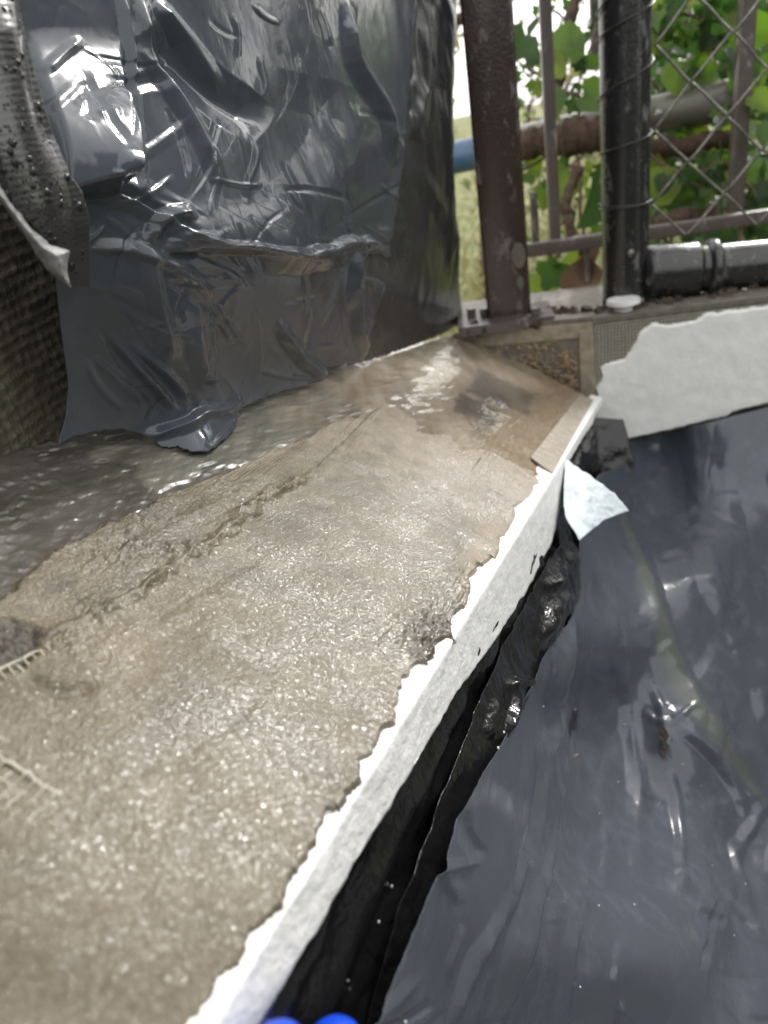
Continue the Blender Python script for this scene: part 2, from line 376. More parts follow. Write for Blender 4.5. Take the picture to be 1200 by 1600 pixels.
#@@SCENE
# ================================================================ ground and far setting
g = np.linspace(-1, 1, 121); gx, gy = np.meshgrid(np.sign(g)*np.abs(g)**2.6*220, np.sign(g)*np.abs(g)**2.6*220)
gz = .25*fbm(np.stack([gx*.25, gy*.25, gx*0], -1), 3, 5)*np.clip(np.hypot(gx, gy)-3, 0, 6)/6
gz = gz + .05 + np.clip(gy-1.6, 0, 14)*.035
yx, yy = np.meshgrid(np.linspace(-5, 7, 61), np.linspace(-7, .93, 41))
tag(grid_obj('yard', np.stack([yx, yy, .085+.01*fbm(np.stack([yx, yy, yx*0], -1)*2, 3, 6)], -1), M_YARD), kind='structure')
tag(grid_obj('ground', np.stack([gx, gy, gz], -1), M_GRASS), kind='structure')

# ================================================================ low wall with the mortar ledge
wall = thing('low_wall', 'low sloping wall topped with fresh wet mortar and edged in white plaster, running from the bottom left to the fence', 'wall', L(330, 1600))
def arris(v): return 334 + (1600-np.asarray(v, float))*.6199
NU, NV = 330, 640
top = [(345, 741), (400, 716), (440, 698), (470, 683), (500, 672), (530, 650), (575, 646), (600, 628), (640, 642), (662, 668), (700, 676), (722, 700), (772, 704), (800, 722), (852, 742)]
right = [(852, 742), (848, 758), (833, 775), (808, 795), (802, 822), (793, 837), (782, 868), (754, 887), (735, 930), (730, 950), (708, 966), (704, 1004), (690, 1010), (688, 1036), (652, 1043), (628, 1085), (620, 1125), (598, 1160), (587, 1183), (572, 1200), (562, 1232), (546, 1256), (533, 1282), (518, 1270), (506, 1282), (498, 1330), (472, 1360), (450, 1380), (446, 1418), (425, 1445), (400, 1462), (383, 1490), (352, 1530), (335, 1560), (308, 1600), (255, 1690), (150, 1850), (-60, 2150)]
left = [(345, 741), (300, 757), (232, 788), (222, 802), (187, 820), (143, 830), (120, 846), (93, 853), (60, 870), (50, 890), (17, 930), (-40, 965), (-160, 1100), (-420, 1300), (-700, 1500)]
bottom = [(-700, 1500), (-60, 2150)]
g2 = coons(top, bottom, left, right, NU, NV, ragged=(3, 0, 10, 13), rf=48, seed=11, sm=30, dec=.045, dtop=.12)
U, V = g2[..., 0], g2[..., 1]; P = L(U, V)
q = (P-L(330, 1600)); S_ = q @ E1; T_ = q @ E2; st = np.stack([S_, T_, S_*0], -1)
si = np.linspace(0, 1, NU)[None]; ti = np.linspace(0, 1, NV)[:, None]
edge = np.minimum(sstep(0, .022, si), sstep(0, .016, 1-si))*(-.25+.35*sstep(0, .01, ti)+.9*sstep(0, .13, ti+.03*fbm(st*60, 3, 9)))
h = .0021 + .0010*fbm(st*30, 2, 1) + .00016*fbm(st*140, 2, 2) + .00007*fbm(st*420, 2, 3) + .00022*fbm(st*np.array([14, 150, 1])+.3*fbm(st*20, 2, 6)[..., None], 3, 4)
# trowel ridges, torn patches
for pts, w, a in (([(512, 738), (455, 762), (400, 795), (335, 850), (278, 882), (215, 935), (160, 965)], 11, .0016),
                  ([(300, 872), (235, 905), (165, 948)], 9, -.0012),
                  ([(420, 745), (330, 800), (250, 830), (170, 880)], 12, .0008),
                  ([(30, 1062), (90, 1085), (150, 1085)], 12, -.0014),
                  ([(240, 1000), (330, 940), (440, 880)], 14, .0006), ([(60, 1000), (130, 975), (200, 935), (300, 880)], 10, .0009), ([(350, 820), (430, 775), (500, 742)], 7, .0010), ([(90, 880), (150, 862), (230, 838), (300, 800)], 12, -.0010), ([(560, 660), (540, 700), (545, 730)], 8, -.0009), ([(520, 1060), (600, 980), (660, 880)], 10, .0003), ([(200, 1240), (330, 1180), (450, 1080)], 12, .0004)):
    wobU = U+9*fbm(st*160, 3, 21); wobV = V+7*fbm(st*160, 3, 23); h = h+crease(wobU, wobV, pts, w, a*1.25)
for (cx, cy, rx, ry, amp) in ((665, 995, 48, 45, .0026), (150, 958, 26, 18, .002), (110, 1010, 60, 22, .0015), (720, 930, 26, 45, .0015), (560, 665, 20, 26, .0012), (180, 870, 70, 22, .0013), (270, 865, 40, 16, .0013), (320, 765, 70, 18, .001), (225, 800, 40, 25, .0012)):
    m = np.exp(-((U-cx)/rx)**2-((V-cy)/ry)**2); h = h+m*amp*.95*fbm(st*230, 4, 31, gain=.7)+m*.0006
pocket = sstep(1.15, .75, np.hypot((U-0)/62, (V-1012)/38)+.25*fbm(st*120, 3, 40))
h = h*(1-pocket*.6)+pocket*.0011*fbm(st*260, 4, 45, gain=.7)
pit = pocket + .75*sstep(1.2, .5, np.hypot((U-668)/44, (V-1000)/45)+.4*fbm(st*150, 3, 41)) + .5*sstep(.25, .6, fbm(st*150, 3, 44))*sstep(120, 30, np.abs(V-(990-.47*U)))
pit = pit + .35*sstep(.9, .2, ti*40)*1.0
pale = sstep(1.15, .6, np.hypot((U-772+.45*(V-860))/48, (V-865)/75)+.4*fbm(st*120, 3, 42))*.5
P2 = P + NL*((np.where(si > .9, np.maximum(h, .0012), h)*edge-.0004)[..., None])
grid_obj('mortar_coat', P2, M_MORTAR, wall, dict(pit=np.clip(pit, 0, 1), pale=np.clip(pale, 0, 1), thin=(1-sstep(0, .09, ti+.03*fbm(st*70, 3, 19)+si*0)), wet=np.clip(.45+1.0*np.exp(-((T_-.032+.02*fbm(st*12, 2, 20))/.030)**2), 0, 1)*(1-.7*np.clip(pit, 0, 1))*(.35+.65*sstep(-.09, .07, S_+.25*(T_-.04)+.03*fbm(st*14, 2, 29)))))
# base coat under everything
g2 = coons([(722, 517), (926, 622)], [(-1500, 1900), (-30, 2150)], [(722, 517), (0, 723-14), (-1500, 1150)], [(926, 622), (334, 1600), (-7, 2150)], 300, 420)
U, V = g2[..., 0], g2[..., 1]; P = L(U, V); q = P-L(330, 1600); st = np.stack([q @ E1, q @ E2, q[..., 0]*0], -1)
rot = np.stack([st[..., 0]*.25+st[..., 1]*.1, st[..., 1]+.25*st[..., 0], st[..., 0]*0], -1)
def ellip(cx, cy, rx, ry, ang=0):
    c, s = math.cos(math.radians(ang)), math.sin(math.radians(ang)); dx, dy = U-cx, V-cy
    return np.hypot((dx*c+dy*s)/rx, (-dx*s+dy*c)/ry)
wn_ = .3*fbm(st*90, 3, 51)
skim = np.maximum.reduce([sstep(1.1, .9, ellip(430, 655, 140, 48, -22)+wn_), sstep(1.1, .9, ellip(270, 725, 62, 30, -25)+wn_), sstep(1.1, .85, ellip(215, 700, 70, 20, -5)+wn_*1.3)])
brown = np.maximum(sstep(1.05, .9, np.maximum(np.abs((U-785)*.92+(V-612)*.39)/52, np.abs(-(U-785)*.39+(V-612)*.92)/20)+.15*fbm(st*70, 3, 59)), sstep(1.05, .85, np.maximum(np.abs((U-745)*.92+(V-640)*.39)/36, np.abs(-(U-745)*.39+(V-640)*.92)/16)+.2*fbm(st*70, 3, 60)))
sandy = sstep(790, 850, U+.9*(V-620)+14*fbm(st*80, 3, 64))*(1-brown)
tan = sstep(430, 560, U+120*fbm(st*14, 2, 54)+(640-V)*.5)
h = .00035*fbm(st*np.array([45, 110, 1]), 4, 55)*(1-.6*tan)+.0004*fbm(st*300, 2, 66)*(1-tan)+.0007*skim*(1-tan)+.00025*fbm(rot*160, 3, 56)*tan+.0006*tan*fbm(st*30, 2, 57)
drops_ = sstep(.45, .75, fbm(st*np.array([150, 230, 1])+3, 3, 58))*(1-skim)*(1-tan); h = h+drops_*.0005+.0008*sandy*fbm(st*230, 3, 65)
grid_obj('base_coat', P+NL*(h-.0010)[..., None], M_BASE, wall, dict(skim=skim, tan=tan, brown=brown, sandy=sandy))
# white plaster: laps over the edge and hangs down the face
lowc = np.array([(925, 662), (883, 720), (879, 783), (862, 846), (817, 933), (767, 1008), (712, 1083), (645, 1200), (570, 1320), (491, 1458), (404, 1600), (300, 1770), (80, 2130)], float)
nv = 620; vv = resample([(0, 622), (0, 2200)], nv)[:, 1]
lowu = np.interp(vv, lowc[:, 1], lowc[:, 0])
rows = []
PA = L(arris(1600), 1600)
A3 = L(arris(vv), vv)                                  # arris in 3-D
# pixel on the lower outline straight below each arris point
LO = on_plane(*resample(lowc, 900).T, PA+NF*.0006, NF); so = (LO-PA) @ E1; 
sa = (A3-PA) @ unit(E1-UP*(E1@UP))
so2 = (LO-PA) @ unit(E1-UP*(E1@UP)); o_ = np.argsort(so2); zlow = np.interp(sa, so2[o_], LO[o_, 2])
drop = np.clip(A3[:, 2]-zlow, .008, .06)
# keep the nearest part sensible
prof = []
for kk in range(14): prof.append(A3+E2*(.014*(1-kk/13.)**1)+NL*(-.0012+.0020*sstep(0, 1, kk/13.)))
for kk in range(1, 41):
    prof.append(A3-UP*(drop*kk/40.)[:, None]+NF*.0006)
G = np.stack(prof, 1)
for _ in range(2):
    G[:, 1:-1] = (G[:, :-2]+2*G[:, 1:-1]+G[:, 2:])/4
nn = normals(G); G = G+nn*(.0004*fbm(G*110, 2, 61)+.00012*fbm(G*500, 2, 62))[..., None]
G[:, -1] += UP*(.0012*fbm(np.stack([sa*90, sa*0, sa*0], 1), 3, 63))[:, None]
# closing return at the bottom so that the coat has thickness
ret = G[:, -1:]-NF*.004
grid_obj('white_plaster_edge', np.concatenate([G, ret], 1), M_PLASTER, wall)
# core of the wall behind the coats
K0, K1 = L(arris(2300), 2300), L(925, 630)
core = MB(); bl = L(-1500, 1150); A0 = L(722, 517)
cr = lambda p, dz, off: p-NL*.003-UP*dz-NF*off
v8 = [cr(K0, 0, .003), cr(K1, 0, .003), cr(A0, 0, 0), cr(bl, 0, 0)]
core.add(v8+[p-UP*(p[2]+.1) for p in v8], [(0, 1, 2, 3), (4, 7, 6, 5), (0, 4, 5, 1), (1, 5, 6, 2), (2, 6, 7, 3), (3, 7, 4, 0)])
core.build('masonry_core', M_GREYM, wall, False)
# fibreglass mesh sticking out of the mortar
def mesh_patch(name, o, a, b, na, nb, cell, r, mat, parent, keep=lambda i, j: True, lift=0):
    mb = MB()
    for i in range(na+1):
        js = [j for j in range(nb) if keep(i, j)]
        for j in js: mb.tube([o+a*i*cell+b*j*cell+NLoc*lift*math.sin(i*1.7+j), o+a*i*cell+b*(j+1)*cell], r, 5, cap=False)
    for j in range(nb+1):
        for i in range(na):
            if keep(i, j): mb.tube([o+a*i*cell+b*j*cell, o+a*(i+1)*cell+b*j*cell+NLoc*lift*math.cos(i+j*2.1)], r, 5, cap=False)
    o_ = mb.build(name, mat, parent); o_['kind'] = 'stuff'; return o_
NLoc = NL
a0, a1 = L(-22, 1068), L(78, 1016); d = unit(a1-a0); e = np.cross(NL, d); e = e if (L(60, 1060)-a0) @ e > 0 else -e
mb = MB(); ln = np.linalg.norm(a1-a0); o3 = a0+NL*.0024
def strand(p, q, r, amp=.0004, n=9):
    P = resample([p, q], n); t = np.linspace(0, 1, n)[:, None]; return mb.tube(P+NL*(amp*rng.randn(n, 1))+e*(amp*.5*rng.randn(n, 1))-NL*(t**4*.0012), r*(1+.15*rng.randn(n)), 5)
strand(o3, o3+d*ln, .00040)
for i in range(8): strand(o3+d*ln*(i+.3+.1*rng.randn())/8, o3+d*(ln*(i+.3)/8)+e*rng.uniform(.003, .0048)-NL*.0012, .00028, .0002, 4)
strand(o3+e*.0036-NL*.0010, o3+e*.0038-NL*.0012+d*ln*.8, .0002)
tag(mb.build('mesh_scrap', M_MESH, wall), label='white mesh strands lying over the dark pocket at the left edge', kind='stuff')
a0, a1 = L(-25, 1180), L(88, 1248); d = unit(a1-a0); e = np.cross(NL, d); e = e if (L(60, 1360)-a0) @ e > 0 else -e
mb = MB(); ln = np.linalg.norm(a1-a0); o3 = a0+NL*.0022
strand(o3, o3+d*ln, .00042)
for i in range(1, 5): strand(o3+e*.0042*i-NL*.00045*i, o3+e*.0042*i+d*(ln*(1.0-.05*i))-NL*(.0005*i), .00026, .0003)
for i in range(8): strand(o3+d*ln*i/7, o3+d*(ln*i/7)+e*.0165-NL*.0022, .00026, .0003)
tag(mb.build('mesh_scrap', M_MESH, wall), label='blurred strip of mesh half buried in mortar at lower left', kind='stuff')
# far end of the ledge: slate pieces, strips
def plate(name, px, thick, mat, parent, lift=.001, fn=L, nrm=None, base=None):
    nrm = NL if nrm is None else nrm
    P = [fn(u, v)+nrm*lift for u, v in px]; n = len(P)
    o = mesh_obj(name, P+[p+nrm*thick for p in P], [tuple(range(n))[::-1], tuple(range(n, 2*n))]+[(i, (i+1) % n, (i+1) % n+n, i+n) for i in range(n)], mat, parent, False, base=base)
    bv = o.modifiers.new('bevel', 'BEVEL'); bv.width = thick*.3; bv.segments = 2
    return o
plate('edge_strip', [(905, 618), (927, 626), (862, 742), (828, 716)], .0016, M_TAN, wall, -.0001)
# rough vertical end face between ledge and fence level
Aw, Bw = lvl(722, 514), TC.copy(); NE = unit(np.cross(Bw-Aw, UP)); NE = NE*(-np.sign(NE[1]))
fe = lambda u, v: on_plane(u, v, Bw, NE)
g2 = coons([(728, 533), (912, 516)], [(728, 545), (905, 622)], [(728, 533), (728, 545)], [(912, 516), (912, 622)], 150, 70)
P = fe(g2[..., 0], g2[..., 1]); P = P+NE*(.003*fbm(P*130, 3, 71, ridged=True)+.002*fbm(P*45, 2, 72)-.003)[..., None]
grid_obj('rough_face', P, M_ROUGH, wall)
plate('top_strip', [(718, 520), (926, 503), (926, 518), (900, 528), (742, 543), (720, 537)], .003, M_TAN, wall, -.001, fe, NE)
plate('corner_strip', [(905, 516), (927, 514), (931, 622), (907, 616)], .0045, M_TAN, wall, -.001, fe, NE)

# ================================================================ far wall under the fence
fwall = thing('fence_wall', 'white rendered wall below the chain link gate with bare grey mesh along its top', 'wall', TC-UP*.3)
fw_ = lambda u, v: on_plane(u, v, TC, NW)
R3 = TC+FD*.8
mb = MB(); back = -NW*.16
q0 = [Aw+UP*0, Bw, R3]; pts = [Aw, Bw, R3, R3+back, Bw+back*1.3, Aw+back]
n = 6; V8 = [p-UP*.0 for p in pts]+[p-UP*(.135 if k < 3 else p[2]) for k, p in enumerate(pts)]
mb.add(V8, [(0, 1, 2, 3, 4, 5), tuple(range(11, 5, -1))]+[(i, i+n, (i+1) % n+n, (i+1) % n) for i in range(n)])
mb.build('wall_core', M_GREYM, fwall, False)
wt = [(936, 640), (934, 612), (930, 604), (942, 594), (938, 572), (946, 566), (975, 560), (984, 548), (998, 520), (1012, 508), (1024, 503), (1050, 506), (1086, 499), (1100, 489), (1190, 477), (1420, 440)]
g2 = coons(wt, [(922, 664), (950, 660), (970, 661), (973, 674), (979, 686), (1060, 668), (1138, 650), (1142, 644), (1200, 630), (1420, 580)], [(936, 640), (922, 664)], [(1420, 440), (1420, 580)], 240, 110, ragged=(3, 1.2, 0, 0), rf=50, seed=5)
P = fw_(g2[..., 0], g2[..., 1]); ti = np.linspace(0, 1, 110)[:, None]
P = P+NW*((.0035+.0006*fbm(P*40, 2, 81)+.0002*fbm(P*260, 2, 82))*np.minimum(sstep(0, .03, ti), sstep(0, .02, 1-ti)))[..., None]
grid_obj('white_render', P, M_PLASTER, fwall)
# white turn of plaster from ledge edge to the far wall
mb = MB(); c = .0042
o3 = fw_(930, 509)+NW*.0008
for i in range(60): mb.tube([o3+FD*c*i, o3+FD*c*i-UP*.10], .00055, 4, cap=False)
for j in range(24): mb.tube([o3-UP*c*j, o3-UP*c*j+FD*.25], .00055, 4, cap=False)
tag(mb.build('reinforcing_mesh', M_MESHG, fwall), kind='stuff')
mesh_obj('dark_backing', [fw_(u, v)+NW*.0004 for u, v in ((929, 508), (1100, 493), (1100, 540), (960, 600), (932, 620))], [(0, 1, 2, 3, 4)], M_NET, fwall, False)
# capping lip on top
mb = MB(); mb.box((Bw+R3)/2+UP*.003+NW*.001-NW*.02, (R3-Bw)/2, NW*.021, UP*.003); 
mb.box((fe(838, 512)+Bw)/2+UP*.004-NE*.012, (Bw-fe(838, 512))/2, NE*.013, UP*.004)
mb.build('coping_lip', M_GREYM, fwall, False)

# ================================================================ netted wall on the left
NB = lambda u, v: L(u, v)
B0, B1 = L(-10, 700), L(722, 517); NS = unit(np.cross(B1-B0, UP)); NS = NS*np.sign((CAM-B0) @ NS)
BD = unit((B1-B0)-UP*((B1-B0) @ UP))
swall = thing('netted_wall', 'dark grey mortar wall with embossed mesh pattern behind the hanging plastic at the left', 'wall', B0)
sx = np.linspace(-.35, float(np.linalg.norm(B1-B0))-.05, 380); sz = np.linspace(-.08, .56, 240)
b3 = B0+BD*0
SX, SZ = np.meshgrid(sx, sz)
P = B0+BD*SX[..., None]+UP*SZ[..., None]
G = P+NS*(.0015*fbm(P*20, 3, 91))[..., None]
grid_obj('backing_render', G, M_NET, swall)
# the part seen beside the sheet, with the net showing through
sx = np.linspace(-.12, .10, 420); sz = np.linspace(-.05, .28, 520); SX, SZ = np.meshgrid(sx, sz)
P = B0+BD*SX[..., None]+UP*SZ[..., None]
cell = .0046; slope = -.10
a = (SZ+slope*SX)/cell; b = SX/cell*1.0
aw = a+.25*fbm(P*40, 2, 93); rowsn = np.abs((aw % 1)-.5)*2; cols = np.abs(((b+.2*fbm(P*50, 2, 94)) % 1)-.5)*2
hh = .00035*sstep(.2, 1, rowsn)+.0002*sstep(.3, 1, cols)+.0003*fbm(P*260, 3, 95)+.0008*fbm(P*60, 2, 96)
grid_obj('netted_render', P+NS*(hh+.0022)[..., None], M_NET, swall)

# ================================================================ plastic sheets
def plane_depth(u, v, P0, N):
    r = ray(u, v); return float(((P0-CAM) @ N)/(r @ N))
def wd(u, v, off): return plane_depth(u, v, B0+NS*off, NS)
# -- big grey sheet hanging on the left
ctrl = [(u, v, wd(u, v, o)) for u, v, o in ((-60, -200, .05), (200, -200, .05), (480, -200, .05), (720, -200, .03), (0, 150, .05), (250, 150, .055), (480, 150, .05), (710, 150, .03), (95, 450, .045), (250, 420, .06), (480, 400, .055), (700, 400, .02))]
ctrl += [(92, 695, 1/ledge_iz(92, 695)*.93), (240, 690, 1/ledge_iz(240, 690)*.985), (330, 704, 1/ledge_iz(330, 704)*.985), (385, 640, 1/ledge_iz(385, 640)*.98), (500, 597, 1/ledge_iz(500, 597)*.98), (570, 566, 1/ledge_iz(570, 566)*.98), (640, 540, 1/ledge_iz(640, 540)*.98), (722, 505, 1/ledge_iz(722, 510)*.97)]
dfun = rbf(ctrl)
def fine_creases(U, V, n, box, ang, spread, width, amp, seed):
    r = np.random.RandomState(seed); h = 0
    for _ in range(n):
        x, y = r.uniform(box[0], box[2]), r.uniform(box[1], box[3]); a = math.radians(ang+spread*r.randn()); l = r.uniform(40, 170); p = []
        for k in range(4): p.append((x, y)); a += .25*r.randn(); x += math.cos(a)*l/3; y += math.sin(a)*l/3
        h = h+crease(U, V, p, width*r.uniform(.6, 1.5), amp*r.uniform(.4, 1.3)*r.choice([-1, 1]), r.uniform(-.6, .6), .5)
    return h
def film(name, top, bottom, left, right, nu, nv, dfun, folds, mat, cr=(.0020, 26, .0007, 90), parent=None, ragged=(0, 0, 0, 0), attr=None, seed=0, solid=.00015, base=None, aniso=None, off=0, extra=None):
    g2 = coons(top, bottom, left, right, nu, nv, ragged, 40, seed+3, sm=14, dec=.035)
    U, V = g2[..., 0], g2[..., 1]; P = W(U, V, dfun(U, V)); n = normals(P)
    Q = P if aniso is None else P*np.array(aniso)
    h = cr[0]*fbm(Q*cr[1], 2, seed, True)+cr[2]*fbm(Q*cr[3], 2, seed+5)+off
    w1 = 7*fbm(P*22, 2, seed+8); zsc = dfun(U, V)/FPX
    if extra is not None: h = h+extra(U, V)
    for f in folds:
        h = h+crease(U+w1, V+w1, f[0], f[1], f[2], *(f[3:]))
    P = P+n*h[..., None]
    at = dict(olive_stripe=U*0, dark=U*0)
    if attr: at.update(attr(U, V, P))
    return grid_obj(name, P, mat, parent, at, solid, base=base), P, U, V
folds = [([(215, -20), (235, 80), (300, 190), (345, 290)], 14, .0035), ([(180, -40), (200, 60), (215, 200), (225, 330)], 9, .003),
         ([(240, 0), (290, 60), (360, 150)], 12, .003), ([(230, 40), (330, 140), (420, 200)], 26, -.006, 0, .5),
         ([(120, 285), (200, 315), (300, 372), (400, 385), (470, 392)], 10, .0035, .4), ([(120, 385), (200, 390), (290, 430), (330, 470)], 12, .0025, -.3),
         ([(545, 0), (550, 90), (600, 180), (620, 260)], 16, .007), ([(665, 0), (660, 120), (645, 220)], 14, .006),
         ([(400, 390), (470, 395), (560, 375), (600, 400)], 20, .006, .5), ([(560, 400), (615, 430), (620, 445)], 18, -.012), ([(560, 380), (555, 470), (570, 560)], 12, .007),
         ([(225, 360), (240, 470), (250, 560)], 16, .003), ([(170, 520), (225, 590), (280, 650)], 9, .0028), ([(200, 530), (260, 590), (300, 640)], 9, .0026), ([(320, 470), (325, 560), (318, 600)], 12, .003),
         ([(200, 680), (280, 670), (340, 640), (380, 625)], 12, .004), ([(430, 500), (470, 560), (510, 590)], 12, .005), ([(300, 330), (250, 345), (235, 380)], 14, .004), ([(360, 640), (300, 560), (290, 500)], 20, .002), ([(490, 120), (470, 210), (420, 290), (385, 350)], 60, -.0035, 0, .6), ([(600, 130), (520, 260), (470, 330)], 50, .002)]
pg = thing('grey_plastic_sheet', 'glossy dark grey plastic sheet hanging crumpled over the left wall down to the mortar', 'plastic sheet', W(330, 700, dfun(np.array(330.), np.array(700.))))
film('film', [(-60, -310), (730, -310)], [(90, 695), (112, 683), (145, 674), (190, 669), (225, 680), (255, 700), (278, 698), (300, 706), (325, 706), (348, 688), (368, 668), (358, 650), (375, 640), (398, 626), (440, 612), (500, 596), (512, 574), (545, 568), (566, 566)],
     [(-60, -310), (-40, 120), (40, 330), (86, 430), (96, 520), (106, 600), (102, 650), (90, 695)], [(730, -310), (650, 0), (630, 250), (600, 450), (566, 566)], 420, 460, dfun, folds, M_GREY, (.00035, 12, .00012, 40), pg, (0, 2.2, 0, 0), seed=3, aniso=(1, 1, .8),
     extra=lambda U, V: (fine_creases(U, V, 26, (100, 0, 640, 400), 60, 30, 5, .0006, 5)+fine_creases(U, V, 18, (330, 330, 600, 560), 80, 40, 5, .0006, 6)+fine_creases(U, V, 12, (100, 420, 330, 640), 55, 18, 5, .0010, 8)+fine_creases(U, V, 22, (90, 320, 560, 640), 60, 60, 4, .0007, 10)+fine_creases(U, V, 14, (200, 240, 620, 420), 15, 30, 4, .0009, 12)+fine_creases(U, V, 14, (75, 60, 185, 290), 30, 60, 9, .0009, 9)+.018*sstep(0, 1, (V-40)/250.)*sstep(318, 290, V+.12*(U-120))*sstep(192, 176, U+.05*(V-180))*sstep(20, 60, U)
                         + .006*sstep(390, 560, V)*sstep(640, 560, V)*sstep(180, 250, U)*sstep(330, 300, U)
                         + .004*sstep(300, 380, V)*sstep(400, 385, V)*sstep(250, 280, U)*sstep(480, 440, U)))
# right end of the same sheet, its shade put into a darker film colour
folds2 = [([(705, -100), (700, 200), (715, 480)], 10, .004), ([(640, 250), (700, 350), (715, 460)], 14, .003), ([(665, 0), (660, 120), (645, 220)], 14, .006), ([(700, 0), (690, 140)], 10, .004)]
film('shaded_sheet_end', [(610, -310), (708, -310)], [(540, 572), (600, 556), (640, 541), (690, 522), (724, 504)], [(610, -310), (560, 200), (540, 572)], [(708, -310), (710, 0), (704, 250), (712, 420), (724, 504)], 160, 300, lambda u, v: dfun(u, v)*1.012, folds2, M_DARKP, (.0008, 10, .0001, 40), pg, (0, 1.5, 0, 0), seed=13)
# -- wet black flap at the top left, edge rolled back
fl = thing('black_plastic_flap', 'black plastic flap beaded with water drops, pale edge rolled back, at top left', 'plastic flap', W(80, 440, .33))
dfl = lambda u, v: dfun(u, v)*.90
ffold = [([(-30, -60), (5, 80), (30, 200), (62, 300), (75, 420)], 30, .0035, 0, .6), ([(45, -60), (60, 130), (110, 270)], 22, -.002, 0, .6)]
_, FP, FU, FV = film('film', [(-140, -310), (0, -310)], [(15, 318), (60, 365), (105, 448), (139, 449)], [(-140, -310), (-100, 100), (-40, 270), (15, 318)], [(0, -310), (34, 0), (70, 150), (110, 275), (128, 300), (140, 345), (139, 449)], 170, 330, dfl, ffold, M_FLAP, (.0003, 12, .00008, 60), fl, (0, 0, 0, .8), seed=23)
# rolled back pale edge
e1 = resample([(-25, 290), (0, 312), (40, 372), (75, 425), (110, 449)], 90); e2 = resample([(-5, 285), (18, 318), (52, 360), (78, 382), (108, 392), (104, 420), (110, 447)], 90)
rows = []
for k in range(16):
    t = k/15.; c = e1*(1-t)+e2*t; z = dfl(c[:, 0], c[:, 1])*(.985-.02*math.sin(t*math.pi)); rows.append(W(c[:, 0], c[:, 1], z))
G = np.stack(rows, 0); G = G+normals(G)*(.0004*fbm(G*300, 3, 25))[..., None]
grid_obj('rolled_edge', G, M_LINING, fl, solid=.0002)
# drops on the flap
mb = MB(); nrm = normals(FP); cnt = 0
sph = [(0, 0, 1)]
for i in range(1, 4):
    for k in range(8): a = 2*math.pi*k/8; z = math.cos(i*math.pi/6); sph.append((math.sin(i*math.pi/6)*math.cos(a), math.sin(i*math.pi/6)*math.sin(a), z))
sph = np.array(sph); SF = [(0, 1+k, 1+(k+1) % 8) for k in range(8)]+[(1+8*i+k, 1+8*(i+1)+k, 1+8*(i+1)+(k+1) % 8, 1+8*i+(k+1) % 8) for i in range(2) for k in range(8)]
while cnt < 300:
    j, i = rng.randint(80, 320), rng.randint(3, 166)
    if FU[j, i] < -5 or FV[j, i] < -5: continue
    n = nrm[j, i]; x = unit(np.cross(n, UP)); y = np.cross(n, x); big = rng.rand() < .14
    r = (.0006+.0006*rng.rand()) if big else .0002+.0003*rng.rand()
    el = 1+.5*rng.rand()*(FV[j, i] > 150)
    mb.add(FP[j, i]+r*(sph[:, :1]*x+sph[:, 1:2]*y*el+sph[:, 2:]*n*.5), SF); cnt += 1
tag(mb.build('water_drops', M_DROP, fl), kind='stuff')
# small ribs in rows (beaded weave) are part of the film's own relief

# -- black film under the white edge of the wall
FP0 = PA-NF*.003
def fd(u, v, off=0): return plane_depth(u, v, FP0+NF*off, NF)
dbl = lambda u, v: ((FP0-CAM) @ NF)/(ray(u, v) @ NF)
bk = thing('black_plastic_sheet', 'glossy black plastic film clinging to the wall below the white plaster edge', 'plastic sheet', W(700, 1250, fd(700, 1250)))
su = np.linspace(-.22, .80, 520); szz = np.linspace(0, 1, 130); SU, TT = np.meshgrid(su, szz); e1h = unit(E1-UP*(E1 @ UP)); slopeE = (E1 @ UP)/np.linalg.norm(E1-UP*(E1 @ UP))
P = PA+e1h*SU[..., None]-NF*.0022+UP*(SU*slopeE-.006-TT**1.3*.60)[..., None]
Pa = np.stack([SU*.5, TT*.6*1.1+SU*.12, SU*0], -1)
hb = .0034*fbm(Pa*24, 3, 101, True)+.0006*fbm(Pa*90, 2, 102)+.00022*fbm(Pa*330, 2, 103)
hb = (hb-.004)*sstep(0, .08, TT)-.0045*0
hb = hb+TT*.03
grid_obj('film', P+NF*hb[..., None], M_BLACK, bk, dict(olive_stripe=SU*0, dark=SU*0), .0002)
# folded-over piece of black film
ctrlb = [(885, 715, fd(885, 715, .004)), (880, 840, fd(880, 840, .008)), (905, 930, fd(905, 930, .02)), (840, 1040, fd(840, 1040, .014)), (790, 1130, fd(790, 1130, .014)), (720, 1240, fd(720, 1240, .010)), (640, 1380, fd(640, 1380, .008)), (575, 1640, fd(575, 1640, .006)), (845, 900, fd(845, 900, .006)), (800, 1000, fd(800, 1000, .006)), (740, 1100, fd(740, 1100, .006))]
dbf = rbf(ctrlb)
fb = [([(884, 760), (872, 850), (850, 960), (842, 1020)], 9, .005), ([(895, 850), (875, 900), (845, 920)], 9, .004), ([(895, 930), (860, 945), (848, 1000)], 10, .006), ([(790, 1060), (800, 1100), (780, 1160)], 9, .004), ([(785, 1068), (840, 1070)], 7, .003), ([(770, 1090), (760, 1160)], 8, .003)]
film('folded_edge', [(880, 745), (886, 760)], [(560, 1640), (585, 1640)], [(880, 745), (868, 850), (835, 915), (785, 1010), (745, 1100), (690, 1240), (620, 1420), (560, 1640)], [(886, 760), (884, 832), (903, 860), (906, 930), (850, 1028), (828, 1080), (795, 1150), (760, 1220), (700, 1380), (640, 1510), (585, 1640)], 110, 420, dbf, fb, M_BLACK, (.0010, 35, .00025, 110), bk, (0, 0, 0, 1.5), seed=33)
